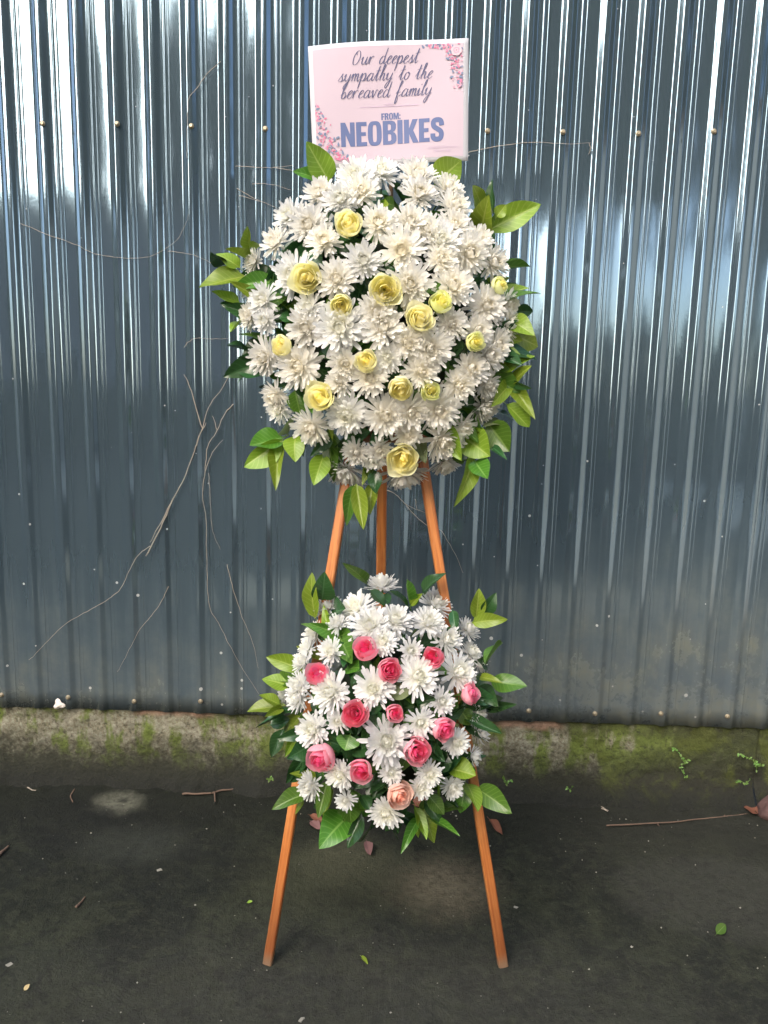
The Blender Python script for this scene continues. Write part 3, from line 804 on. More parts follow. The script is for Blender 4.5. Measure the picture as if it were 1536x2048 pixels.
def rim(root, D, arcs, n, seed, size):
    rl = random.Random(seed)
    for i in range(n):
        a0, a1 = rl.choice(arcs); a = math.radians(rl.uniform(a0, a1))
        A = D.c+D.fr(Vector((math.cos(a)*.80, math.sin(a)*.80, rl.uniform(-.05, .30))))
        b = a+rl.gauss(0, .5); L = size*rl.uniform(.7, 1.25)
        B = A+(D.X*math.cos(b)+D.Z*math.sin(b)+D.N*rl.uniform(-.1, .45)+Vector((0, 0, -.12))).normalized()*L
        place_leaf(root, A, B, L*rl.uniform(.30, .46), rl.choice(['dark', 'dark', 'midleaf', 'midleaf', 'lime']), D.N*.8+Vector((0, 0, .5)), seed*900+i)
rim(wreath, WD, ((-50, 35), (-50, 20), (160, 205), (225, 315)), 46, 31, .088)
rim(basket, LD, ((-60, 60), (120, 240), (200, 340)), 44, 32, .072)

# ------------------------------------------------------------------ sign
cor = {}
sp0 = at_y(775, 205, YF+.215); sn = Vector((0, 1, -LEAN)).normalized()
TL, TR, BR, BL = [on_plane(x, y, sp0, sn) for x, y in ((616, 93), (937, 75.5), (936, 322), (627, 338))]
def suv(u, v, off=0.0):
    P = (TL*(1-u)+TR*u)*(1-v)+(BL*(1-u)+BR*u)*v
    bend = .0045*(4*u*(1-u))*(1-.5*v)+.003*math.sin(u*6+v*3)
    return P - sn*(bend+off)
SIGN_W = (TR-TL).length; SIGN_H = (BL-TL).length; ASP = SIGN_W/SIGN_H
sign = empty('sympathy_sign', suv(.5, 1), 'pink sympathy card with white border and blue lettering above the upper flowers', 'sign')
def sheet_uv(name, u0, u1, v0, v1, off, mat, n=20, back=False):
    V = []; F = []
    for j in range(n+1):
        for i in range(n+1): V.append(suv(u0+(u1-u0)*i/n, v0+(v1-v0)*j/n, off)-sign.location)
    for j in range(n):
        for i in range(n): a = j*(n+1)+i; F.append((a, a+n+1, a+n+2, a+1))
    if back:
        o = len(V); V += [v+sn*.0008 for v in V[:]]; F += [tuple(q+o for q in f)[::-1] for f in F[:]]
        m = n+1
        for i in range(n):
            for a, b in ((i, i+1), (n*m+i+1, n*m+i), ((i+1)*m, i*m), (i*m+n, (i+1)*m+n)): F.append((a, b, b+o, a+o))
    return obj(name, mesh(name, V, F, mat), sign)
sheet_uv('paper', 0, 1, 0, 1, 0, M['paper'], 20, True)
sheet_uv('pink_panel', .027, .968, .036, .962, .0004, M['pinkprint'])
v, f = tube([suv(.5, 1.25, -.022)-sign.location, suv(.5, .15, -.022)-sign.location], .004, 8); obj('stick', mesh('stick', v, f, M['wood']), sign)

def ribbon(pts, wfun, off0):
    """flat stroke on the sign through (u,v) points; slightly rising so that crossings do not coincide"""
    P = [Vector((p[0]*ASP, p[1])) for p in pts]; V = []; F = []; N = len(P)
    for i, p in enumerate(P):
        d = (P[min(i+1, N-1)]-P[max(i-1, 0)]).normalized(); nrm = Vector((-d.y, d.x)); w = wfun(d, i/(N-1))
        for s in (-1, 1):
            q = p+nrm*w*s; V.append(suv(q.x/ASP, q.y, off0+.00035*i/N)-sign.location)
    for i in range(N-1): F.append((2*i, 2*i+1, 2*i+3, 2*i+2))
    return V, F
G = {   # cursive letters: strokes in x-height units, advance
 'O': ([[(.75, 1.75), (.35, 1.6), (.12, .9), (.2, .15), (.5, -.02), (.85, .3), (1.0, 1.0), (.85, 1.6), (.55, 1.75), (.38, 1.45), (.5, 1.2)]], 1.3),
 'u': ([[(-.05, .6), (.15, .95), (.12, .3), (.25, 0), (.5, .15), (.72, .95)], [(.72, .95), (.68, .25), (.8, 0), (1.05, .3)]], 1.02),
 'r': ([[(-.05, .3), (.12, .95), (.16, .5), (.14, 0)], [(.14, .3), (.3, .8), (.52, 1.0), (.66, .85)]], .78),
 'd': ([[(.68, .8), (.42, 1.0), (.12, .55), (.15, .08), (.4, .02), (.65, .45), (.78, 1.3), (.82, 2.0)], [(.82, 2.0), (.72, 1.0), (.7, .2), (.84, 0), (1.08, .3)]], 1.05),
 'e': ([[(.0, .3), (.4, .55), (.62, .85), (.45, 1.0), (.18, .65), (.15, .15), (.38, -.02), (.7, .25)]], .72),
 'p': ([[(0, .4), (.2, 1.0), (.15, 0), (.05, -.95)], [(.1, .1), (.3, .75), (.58, 1.0), (.72, .6), (.55, .1), (.25, .02)], [(.4, .0), (.7, .05), (.95, .35)]], .92),
 's': ([[(0, .15), (.3, .7), (.48, 1.05), (.4, .75), (.55, .3), (.38, 0), (.1, .08)], [(.45, .05), (.65, .1), (.8, .3)]], .76),
 't': ([[(.0, .35), (.3, 1.2), (.42, 1.85), (.3, .9), (.28, .15), (.42, 0), (.66, .3)], [(.05, 1.22), (.7, 1.36)]], .66),
 'y': ([[(-.05, .6), (.15, .95), (.12, .35), (.28, .05), (.55, .3), (.74, .95)], [(.74, .95), (.62, -.1), (.35, -.95), (.15, -.8), (.3, -.35), (.9, .3)]], .95),
 'm': ([[(-.05, .4), (.14, .95), (.14, 0)], [(.14, .3), (.32, .9), (.48, .9), (.48, 0)], [(.48, .3), (.66, .9), (.82, .9), (.82, .2), (.94, 0), (1.15, .3)]], 1.12),
 'a': ([[(.7, .8), (.44, 1.0), (.12, .55), (.14, .08), (.38, .02), (.62, .4), (.74, .95)], [(.74, .95), (.69, .25), (.82, 0), (1.05, .3)]], 1.0),
 'h': ([[(0, .4), (.4, 1.4), (.45, 2.0), (.3, 1.9), (.18, .9), (.14, 0)], [(.14, .25), (.38, .9), (.56, .85), (.54, .2), (.68, 0), (.9, .3)]], .88),
 'o': ([[(.5, .98), (.2, .85), (.1, .35), (.3, 0), (.58, .25), (.65, .75), (.48, .98), (.5, .8), (.85, .8)]], .8),
 'b': ([[(0, .4), (.4, 1.4), (.45, 2.0), (.3, 1.9), (.16, .8), (.16, .1), (.4, .0), (.6, .45), (.45, .85), (.2, .5)], [(.3, .02), (.55, .06), (.78, .4)]], .8),
 'v': ([[(-.05, .6), (.14, .95), (.2, .3), (.3, .02), (.5, .5), (.6, .98), (.85, .85)]], .82),
 'f': ([[(0, .4), (.42, 1.5), (.5, 2.0), (.34, 1.9), (.22, .8), (.12, -.6), (.2, -.9), (.36, -.5), (.3, 0)], [(.05, .45), (.6, .6)], [(.3, .05), (.5, .1), (.68, .3)]], .72),
 'i': ([[(-.05, .4), (.14, .95), (.13, .2), (.26, 0), (.48, .3)], [(.3, 1.35), (.34, 1.5)]], .48),
 'l': ([[(0, .4), (.38, 1.4), (.44, 2.0), (.28, 1.8), (.16, .7), (.2, .1), (.34, 0), (.55, .3)]], .52),
 ' ': ([], .75)}
def cursive(text, u0, u1, vbase, xh):
    wid = 0
    for ch in text: wid += G[ch][1]
    sx = (u1-u0)*ASP/(wid+.2); parts = []; x = 0; k = 0
    wf = lambda d, t: xh*(.026+.060*abs(d.y)**1.5*(1 if d.y > 0 else .55))*(.55+.45*math.sin(PI*min(1, max(.08, t))))
    for ch in text:
        for st in G[ch][0]:
            pts = crom([Vector((p[0], p[1], 0)) for p in st], 7)
            uv = [((u0*ASP+(x+p.x)*sx+p.y*xh*.30)/ASP, vbase-p.y*xh) for p in pts]
            parts.append(ribbon(uv, wf, .0010+.00006*(k % 5))); k += 1
        x += G[ch][1]
    V, F = join(parts); obj('lettering', mesh('lettering', V, F, M['ink'], False), sign)
cursive('Our deepest', .268, .690, .183, .062)
cursive('sympathy to the', .178, .780, .315, .062)
cursive('bereaved family', .190, .775, .449, .062)
def fill_glyph(polys, tr, mat, name='lettering', off=.0009):
    cu = bpy.data.curves.new('tmp', 'CURVE'); cu.dimensions = '2D'; cu.fill_mode = 'BOTH'
    for poly in polys:
        sp = cu.splines.new('POLY'); sp.points.add(len(poly)-1)
        for p, q in zip(sp.points, poly): p.co = (q[0], q[1], 0, 1)
        sp.use_cyclic_u = True
    o = bpy.data.objects.new('tmp', cu); C.objects.link(o)
    dg = bpy.context.evaluated_depsgraph_get(); me = bpy.data.meshes.new_from_object(o.evaluated_get(dg))
    bpy.data.objects.remove(o); bpy.data.curves.remove(cu)
    vs = [suv(*tr(v.co.x, v.co.y), off)-sign.location for v in me.vertices]
    fs = [tuple(p.vertices) for p in me.polygons]; bpy.data.meshes.remove(me)
    return vs, fs
def sup(cx, cy, rx, ry, n=28, e=3.0, flip=False):
    P = []
    for k in range(n):
        a = 2*PI*k/n; c, s = math.cos(a), math.sin(a)
        P.append((cx+rx*math.copysign(abs(c)**(2/e), c), cy+ry*math.copysign(abs(s)**(2/e), s)))
    return P[::-1] if flip else P
def stroke_poly(pts, w):
    P = crom([Vector((x, y, 0)) for x, y in pts], 6); L = []; R = []
    for i, p in enumerate(P):
        d = (P[min(i+1, len(P)-1)]-P[max(i-1, 0)]).normalized(); nn = Vector((-d.y, d.x, 0))
        L.append((p.x+nn.x*w, p.y+nn.y*w)); R.append((p.x-nn.x*w, p.y-nn.y*w))
    return L+R[::-1]
def rect(x0, x1, y0, y1): return [(x0, y0), (x1, y0), (x1, y1), (x0, y1)]
BG = {'N': ([[(0, 0), (.20, 0), (.20, .52), (.40, 0), (.60, 0), (.60, 1), (.40, 1), (.40, .50), (.20, 1), (0, 1)]], .66),
      'E': ([[(0, 0), (.46, 0), (.46, .17), (.22, .17), (.22, .42), (.42, .42), (.42, .58), (.22, .58), (.22, .83), (.46, .83), (.46, 1), (0, 1)]], .50),
      'O': ([sup(.3, .5, .30, .515), sup(.3, .5, .085, .36, 20, 4, True)], .65),
      'B': ([[(0, 0), (.38, 0), (.52, .05), (.58, .16), (.58, .36), (.53, .47), (.44, .52), (.53, .58), (.57, .68), (.57, .84), (.51, .95), (.38, 1), (0, 1)],
             [(.22, .15), (.22, .44), (.30, .44), (.355, .40), (.36, .20), (.31, .15)], [(.22, .60), (.22, .85), (.30, .85), (.35, .81), (.35, .64), (.30, .60)]], .63),
      'I': ([rect(0, .22, 0, 1)], .28),
      'K': ([[(0, 0), (.22, 0), (.22, .38), (.38, 0), (.63, 0), (.40, .53), (.60, 1), (.37, 1), (.22, .62), (.22, 1), (0, 1)]], .64),
      'S': ([stroke_poly([(.475, .66), (.46, .82), (.38, .90), (.24, .905), (.145, .85), (.12, .74), (.16, .62), (.30, .52), (.43, .42), (.465, .28), (.42, .14), (.30, .09), (.17, .11), (.105, .20), (.10, .34)], .105)], .58),
      'F': ([[(0, 0), (.22, 0), (.22, .40), (.42, .40), (.42, .57), (.22, .57), (.22, .82), (.46, .82), (.46, 1), (0, 1)]], .49),
      'R': ([[(0, 0), (.22, 0), (.22, .42), (.29, .42), (.36, 0), (.59, 0), (.50, .40), (.44, .49), (.53, .57), (.56, .70), (.56, .84), (.50, .95), (.38, 1), (0, 1)],
             [(.22, .58), (.22, .84), (.30, .84), (.345, .80), (.345, .63), (.30, .58)]], .62),
      'M': ([[(0, 0), (.19, 0), (.19, .62), (.31, 0), (.47, 0), (.59, .62), (.59, 0), (.78, 0), (.78, 1), (.52, 1), (.39, .42), (.26, 1), (0, 1)]], .84),
      ':': ([rect(0, .18, 0, .2), rect(0, .18, .5, .7)], .24), ' ': ([], .3)}
def bold(text, u0, u1, vtop, vbot, mat):
    tot = sum(BG[c][1] for c in text)-.05; x = 0; parts = []
    for ch in text:
        pol, adv = BG[ch]
        if pol:
            parts.append(fill_glyph(pol, lambda a, b, x=x: (u0+(x+a)/tot*(u1-u0), vbot+(vtop-vbot)*b), mat))
        x += adv
    for vf in parts: obj('letter', mesh('letter', vf[0], vf[1], mat, False), sign)
bold('NEOBIKES', .186, .838, .640, .835, M['blueink'])
bold('FROM:', .447, .570, .578, .632, M['blueink'])
def small(text, u0, u1, vbase, mat, h):
    cu = bpy.data.curves.new('tmp', 'FONT'); cu.body = text; cu.size = 1
    o = bpy.data.objects.new('tmp', cu); C.objects.link(o); dg = bpy.context.evaluated_depsgraph_get()
    me = bpy.data.meshes.new_from_object(o.evaluated_get(dg)); bpy.data.objects.remove(o)
    x1 = max(v.co.x for v in me.vertices)
    V = [suv(u0+(u1-u0)*v.co.x/x1, vbase-v.co.y*h, .0009)-sign.location for v in me.vertices]
    F = [tuple(p.vertices) for p in me.polygons]
    obj('lettering', mesh('lettering', V, F, mat, False), sign)
small('NEOBIKES CORPORATION', .742, .930, .893, M['greyink'], .022)
small('0927-241-4407', .780, .888, .922, M['greyink'], .027)
wfx = lambda d, t: .0016
dv = [ribbon([(.312+(.682-.312)*i/12, .5235) for i in range(13)], lambda d, t: .0028, .0009)]
for sgn in (-1, 1):
    dv.append(ribbon([(q.x, q.y) for q in crom([(.497+sgn*a, .513-b, 0) for a, b in ((0, 0), (.012, .012), (.026, .004), (.016, -.004), (.004, .004), (.0, .018))], 5)], wfx, .0010+.0002*sgn))
V, F = join(dv); obj('divider', mesh('divider', V, F, M['greyink'], False), sign)
# printed flower corners
def floral(pts, rose, seed, inside):
    rl = random.Random(seed); lay = {'p1': [], 'p2': [], 'p3': [], 'p4': []}; cnt = 0
    def blob(u, v, L, wd, ang, m):
        nonlocal cnt
        pl = []
        for k in range(9):
            t = 2*PI*k/9; x = L*math.cos(t); y = wd*math.sin(t)*(1-.35*math.cos(t))
            pl.append((u+(x*math.cos(ang)-y*math.sin(ang))/ASP, v+x*math.sin(ang)+y*math.cos(ang)))
        off = .0009+.000012*cnt; cnt += 1
        vs = [suv(min(.965, max(.028, a)), min(.96, max(.037, b)), off)-sign.location for a, b in pl]; lay[m].append((vs, [tuple(range(9))]))
    P = crom([(a, b, 0) for a, b in pts], 22)
    for i, p in enumerate(P):
        t = i/len(P); wide = .012+.034*math.sin(PI*min(1, max(0, t)))
        for _ in range(1):
            blob(p.x+rl.gauss(0, wide*.6), p.y+rl.gauss(0, wide*.6), rl.uniform(.007, .014), rl.uniform(.004, .007), rl.random()*6.3, rl.choice(['p1', 'p2', 'p2', 'p1', 'p3']))
        if rl.random() < .16: blob(p.x+rl.gauss(0, wide), p.y+rl.gauss(0, wide), .018, .009, rl.random()*6.3, 'p3')
    ru, rv = rose
    for r, m, nn in ((.036, 'p4', 6), (.022, 'p2', 5), (.013, 'p4', 4)):
        for k in range(nn):
            a = 2*PI*k/nn+r*40; blob(ru+math.cos(a)*r/ASP*.8, rv+math.sin(a)*r*.8, r*.7, r*.5, a+1.57, m)
    blob(ru, rv, .006, .006, 0, 'p1')
    for m, q in lay.items():
        if q:
            V, F = join(q); o = obj('floral_print', mesh('floral_print', V, F, M[m], False), sign)
floral([(.745, .05), (.82, .055), (.885, .085), (.915, .16), (.94, .26), (.95, .34), (.945, .40)], (.925, .10), 5, -1)
floral([(.045, .49), (.045, .58), (.055, .66), (.085, .75), (.12, .84), (.17, .915), (.25, .935)], (.060, .885), 9, 1)

# ------------------------------------------------------------------ vines on the fence
YV = YW-.0105
def vine(paths, label, rad=.0012, group=None):
    parts = []
    for pth in paths:
        pts = [at_y(a, b, YV-random.uniform(0, .004)) for a, b in pth]
        pts = crom(pts, 6); sd = random.random()*99
        pts = [p+Vector((.0022*mnoise.noise(Vector((i*.55, sd, 0))), .0012*mnoise.noise(Vector((i*.4, sd, 5))), .0018*mnoise.noise(Vector((i*.6, sd, 9))))) for i, p in enumerate(pts)]
        n = len(pts); rr = [rad*.72*(1.15-.75*i/n) for i in range(n)]
        parts.append(tube(pts, rr, 5))
    V, F = join(parts); c = Vector((0, 0, 0))
    for q in V: c += q
    c /= len(V)
    o = obj('dry_vine', mesh('dry_vine', [q-c for q in V], F, M['vine'])); o.location = c
    tag(o, label, 'vine', 'dry vines clinging to the fence')
vine([[(292, 1112), (321, 1056), (343, 1005), (368, 957), (392, 892), (405, 855), (419, 811), (443, 779), (459, 749)], [(392, 892), (400, 868), (412, 846)], [(405, 855), (401, 848), (383, 782), (368, 749)], [(343, 1005), (326, 1036), (300, 1085)]],
     'longest forked dry vine climbing the fence left of the upper flowers', .0020)
vine([[(300, 1092), (277, 1110), (261, 1136), (241, 1177), (211, 1202), (168, 1226), (131, 1248), (102, 1275), (66, 1313), (57, 1320)]], 'thin dry runner sloping down to the lower left of the fence', .0011)
vine([[(467, 808), (448, 830), (434, 862), (416, 892), (410, 943), (405, 994), (412, 1037), (414, 1140), (419, 1213), (437, 1246), (459, 1290), (485, 1337), (518, 1388)], [(410, 943), (425, 905), (446, 880)], [(434, 862), (430, 845), (425, 832)]],
     'dry vine hanging straight then trailing to the lower flowers', .0013)
vine([[(368, 695), (379, 682), (397, 676), (425, 678), (459, 677)]], 'short hooked tendril left of the spray at its mid height', .0009)
vine([[(417, 946), (420, 985), (423, 1048), (430, 1075), (441, 1099)]], 'short thin tendril beside the hanging vine', .0008)
vine([[(337, 1173), (321, 1206), (303, 1231), (281, 1257), (264, 1288), (248, 1320), (235, 1344)]], 'dry tendril between the lower left runner and the hanging vine', .0010)
vine([[(454, 1129), (467, 1180), (485, 1235), (507, 1290), (516, 1337)]], 'reddish dry tendril ending beside the lower flowers', .0010)
vine([[(441, 123), (414, 148), (391, 180), (377, 199), (375, 242), (374, 289), (374, 316)]], 'curved dry tendril high on the fence left of the sign', .0011)
vine([[(41, 447), (90, 467), (148, 488), (191, 508), (246, 516), (289, 515), (316, 506), (352, 482), (370, 450), (377, 430)], [(336, 502), (387, 510), (434, 531)]], 'long sagging dry tendril across the left of the fence', .0009)
vine([[(471, 332), (520, 335), (547, 335), (586, 330)], [(547, 335), (586, 341)]], 'straight dry tendril just below and left of the sign', .0010)
vine([[(504, 368), (535, 368), (582, 379)], [(473, 377), (500, 392), (520, 402), (545, 412), (566, 424)], [(478, 391), (520, 402)]], 'branched dry tendril above the left shoulder of the spray', .0010)
vine([[(936, 305), (991, 293), (1057, 285), (1131, 287), (1182, 286)], [(1178, 287), (1181, 297), (1177, 309)]], 'dry tendril running level to the right of the sign', .0011)
vine([[(773, 980), (792, 989), (811, 1008), (834, 1019), (853, 1026)], [(811, 1008), (825, 1026), (853, 1050), (879, 1059), (893, 1078), (912, 1111), (926, 1146)], [(830, 998), (834, 1019)]], 'forked dry tendril seen between the easel legs', .0012)

# ------------------------------------------------------------------ litter on the ground
def twig(paths, label, rad, mat, dz=.004):
    parts = []
    for pth in paths:
        pts = crom([on_ground(a, b, dz) for a, b in pth], 6); n = len(pts)
        pts = [p+Vector((0, 0, .003*mnoise.noise(Vector((i*.3, rad*1e4, 1))))) for i, p in enumerate(pts)]
        parts.append(tube(pts, [rad*(1.1-.6*i/n) for i in range(n)], 6))
    V, F = join(parts); c = sum(V, Vector())/len(V); c.z = 0
    o = obj('twig', mesh('twig', [q-c for q in V], F, mat)); o.location = c; tag(o, label, 'twig', 'twigs lying by the wall')
twig([[(365, 1588), (407, 1587), (446, 1581), (485, 1576), (529, 1577), (558, 1581), (583, 1590)], [(429, 1584), (430, 1603)], [(500, 1577), (497, 1568)]], 'curved brown twig ending at the left easel leg', .0028, M['twig'], .012)
twig([[(1213, 1651), (1314, 1646), (1400, 1638), (1450, 1633), (1495, 1627)], [(1448, 1634), (1452, 1622), (1446, 1620)], [(1314, 1646), (1318, 1652)]], 'long straight thin stick pointing at the stone on the right', .0021, M['twig'], .006)
twig([[(139, 1575), (149, 1571), (158, 1567)], [(156, 1570), (145, 1585), (141, 1593), (146, 1604)]], 'small forked twig by the wall at far left', .0024, M['twig'], .008)
twig([[(304, 1557), (338, 1557), (366, 1550)]], 'pale bent straw lying at the wall foot on the left', .0020, M['tan'], .016)
twig([[(1417, 1587), (1440, 1589), (1460, 1592)]], 'short tan stalk lying at the wall foot on the right', .0026, M['tan'], .012)
twig([[(-6, 1712), (6, 1702), (17, 1692)]], 'thick brown stick at the left edge of the ground', .0045, M['twig'], .006)
twig([[(1193, 1604), (1203, 1613), (1217, 1622)], [(1203, 1617), (1216, 1622)]], 'tiny pale split stalk near the long stick', .0016, M['vine'], .006)
twig([[(152, 1815), (160, 1806), (170, 1794)]], 'short dark stick alone on the left of the ground', .0030, M['twig'], .005)
twig([[(55, 1575), (66, 1580), (72, 1581)]], 'tiny broken twig at far left against the wall', .0016, M['vine'], .006)
def ground_leaf(px0, py0, px1, py1, wpx, mat, label, lift=.004, sd=0, name='fallen_leaf', cat='leaf'):
    A = on_ground(px0, py0, lift); B = on_ground(px1, py1, lift+.006)
    me = leaf_mesh(30+sd, mat, .4, .05, .16, .25); me.name = name
    o = obj(name, me); x = (B-A).normalized(); z = Vector((.15, -.35, 1)).normalized(); z = (z-x*z.dot(x)).normalized(); y = z.cross(x); L = (B-A).length
    o.matrix_world = Matrix(((x.x, y.x, z.x, A.x), (x.y, y.y, z.y, A.y), (x.z, y.z, z.z, A.z), (0, 0, 0, 1))) @ Matrix.Diagonal((L, wpx*depth(A)/FPX, L, 1))
    tag(o, label, cat, 'fallen leaves on the ground')
gl = ground_leaf
gl(1519, 1624, 1488, 1613, 30, M['deadleaf'], 'round russet dead leaf leaning on the stone at right', .012, 1)
gl(620, 1630, 648, 1644, 14, M['deadleaf'], 'narrow brown dead leaf under the big hanging leaf', .010, 2)
gl(622, 1642, 640, 1657, 18, M['pinkdead'], 'mauve curled leaf beside the narrow brown one', .006, 3)
gl(733, 1682, 741, 1709, 18, M['pinkdead'], 'small mauve dead leaf lying below the lower flowers', .006, 4)
gl(978, 1637, 1005, 1668, 13, M['deadleaf'], 'dark red-brown curled pod right of the right leg', .008, 5)
gl(822, 1604, 862, 1606, 26, M['deadleaf'], 'brown dead leaf behind the bottom of the lower flowers', .008, 6)
gl(1433, 1868, 1452, 1848, 20, M['midleaf'], 'single green leaf lying alone on the right of the ground', .004, 7)
gl(722, 1912, 736, 1927, 7, M['lime'], 'thin green leaf blade lying between the easel feet', .004, 8)
gl(48, 1981, 59, 1968, 9, M['tan'], 'tan leaf scrap in the lower left corner', .004, 9)
gl(494, 1805, 505, 1802, 6, M['lime'], 'tiny green leaf scrap left of the left leg', .004, 10)
# pale chips
def chip(px, py, s, label, sd):
    P = on_ground(px, py); V, F = boxm(-s, s, -s*.7, s*.7, -.002, s*.45); rl = random.Random(sd)
    V = [v+Vector((rl.uniform(-1, 1), rl.uniform(-1, 1), rl.uniform(-.4, .4)))*s*.3 for v in V]
    o = obj('stone_chip', mesh('stone_chip', V, F, M['chip'], False)); o.location = P; o.rotation_euler = (0, 0, rl.random()*3); tag(o, label, 'stone', 'loose chips on the ground')
chip(319, 1741, .0048, 'grey square chip on the dark ground at left', 1); chip(603, 2041, .0055, 'grey square chip at the bottom edge below the left leg', 2)
chip(20, 1931, .006, 'flat pale chip near the left edge of the ground', 3); chip(1032, 1816, .0045, 'pale chip right of the right leg', 4)
# specks: crumbs too many to count
rl = random.Random(77); parts = []
for i in range(260):
    if i < 160: px, py = rl.uniform(-20, 1556), 1600+448*rl.random()
    else: px, py = rl.uniform(-20, 1556), rl.gauss(1600, 22)
    P = on_ground(px, py, .001)
    if P.y > 2.06: P.y = 2.06-rl.random()*.05
    s = abs(rl.gauss(0, .0009))+.0006
    if rl.random() < .04: s *= 2.0
    V = [P+Vector((rl.uniform(.6, 1.4)*s*a, rl.uniform(.6, 1.4)*s*b, s*c)) for a, b, c in ((1, 0, 0), (-1, 0, 0), (0, 1, 0), (0, -1, 0), (0, 0, 1), (0, 0, -1))]
    parts.append((V, [(0, 2, 4), (2, 1, 4), (1, 3, 4), (3, 0, 4), (2, 0, 5), (1, 2, 5), (3, 1, 5), (0, 3, 5)]))
V, F = join(parts); o = obj('gravel_specks', mesh('gravel_specks', V, F, M['chip'], False)); tag(o, 'tiny pale crumbs scattered over the dark ground', 'gravel', kind='stuff')
# stone at the right edge
V = []; F = []; nu, nv = 20, 12
for j in range(nv+1):
    for i in range(nu):
        q = Vector((math.sin(PI*j/nv)*math.cos(2*PI*i/nu), math.sin(PI*j/nv)*math.sin(2*PI*i/nu), math.cos(PI*j/nv)))
        V.append(Vector((q.x*.048, q.y*.035, q.z*.040))*(1+.30*mnoise.noise(q*1.6)+.12*mnoise.noise(q*5)))
for j in range(nv):
    for i in range(nu): F.append((j*nu+i, j*nu+(i+1) % nu, (j+1)*nu+(i+1) % nu, (j+1)*nu+i))
o = obj('stone', mesh('stone', V, F, M['stone'])); P = on_ground(1548, 1632); o.location = P+Vector((0, .0, .022)); o.rotation_euler = (.2, -.5, .3)
tag(o, 'rough red-brown stone at the right edge below the wall', 'stone')
# white scrap on the fence foot
V = []; F = []; nu, nv = 18, 8
for j in range(nv+1):
    for i in range(nu):
        a = 2*PI*i/nu; r = j/nv; k = 1+.28*math.sin(3*a+2.4)+.12*mnoise.noise(Vector((math.cos(a)*2, math.sin(a)*2, 0)))
        V.append(Vector((r*k*math.cos(a)*.0155, -.008*(1-r*r)-.004*mnoise.noise(Vector((r*3, a, 2)))*r, r*k*math.sin(a)*.0145)))
for j in range(nv):
    for i in range(nu): F.append((j*nu+i, j*nu+(i+1) % nu, (j+1)*nu+(i+1) % nu, (j+1)*nu+i))
o = obj('plaster_scrap', mesh('plaster_scrap', V, F, M['scrap'])); o.location = at_y(118, 1409, YW-.006)
tag(o, 'white crumpled scrap stuck on the lower left edge of the fence', 'scrap')
# weeds
M['weed'] = mat_leaf('weed_leaf', (.14, .26, .05), (.2, .32, .1))
WL = leaf_mesh(60, M['weed'], 1, .2, .2, .2)
def weed(stems, Y, label, n, sz, ground=False):
    pts0 = (on_ground(*stems[0][0]) if ground else at_y(*stems[0][0], Y))
    root = empty('weed', pts0, label, 'plant', 'weeds growing on the wall and its foot'); rl = random.Random(int(pts0.x*1e4)); tubes = []; spots = []
    for st in stems:
        pts = [ (on_ground(a, b, .006+.012*i) if ground else at_y(a, b, Y-.004-.006*(i % 2))) for i, (a, b) in enumerate(st)]
        pts = crom(pts, 5) ; tubes.append(tube([p-pts0 for p in pts], .0009, 5)); spots += pts
    V, F = join(tubes); obj('stem', mesh('stem', V, F, M['stem']), root)
    for i in range(n):
        p = rl.choice(spots); d = Vector((rl.gauss(0, 1), -abs(rl.gauss(0, .5))-.1, rl.gauss(.3, 1) if not ground else abs(rl.gauss(.3, .5)))).normalized()
        o = obj('leaf', WL); L = sz*rl.uniform(.6, 1.3); x = d; z = Vector((0, -.6, .8)); z = (z-x*z.dot(x)).normalized(); y = z.cross(x)
        o.parent = root; o.matrix_local = Matrix.Translation(p-pts0) @ Matrix(((x.x, y.x, z.x, 0), (x.y, y.y, z.y, 0), (x.z, y.z, z.z, 0), (0, 0, 0, 1))) @ Matrix.Diagonal((L, L*.65, L, 1))
weed([[(1372, 1556), (1362, 1535), (1375, 1520)], [(1372, 1525), (1360, 1508), (1347, 1497)]], 2.118, 'taller green weed sprig on the mouldy wall, left of the crack', 34, .0085)
weed([[(1512, 1540), (1518, 1528), (1524, 1533)], [(1516, 1530), (1500, 1517), (1475, 1508)]], 2.118, 'green weed sprig growing out of the crack in the wall', 30, .008)
weed([[(1490, 1568), (1478, 1560), (1470, 1565)], [(1490, 1568), (1500, 1560)]], 2.09, 'small weed at the wall foot under the crack', 14, .008)
weed([[(540, 1560), (544, 1552)], [(540, 1560), (534, 1556)]], 2.08, 'tiny weed at the wall foot left of the lower flowers', 9, .010)
weed([[(1012, 1566), (1006, 1558)], [(1012, 1566), (1020, 1560)]], 2.08, 'tiny bushy weed at the wall foot right of the lower flowers', 16, .010)
weed([[(1140, 1580), (1144, 1574)], [(1140, 1580), (1136, 1576)]], 2.07, 'smallest weed seedling at the wall foot further right', 7, .008)

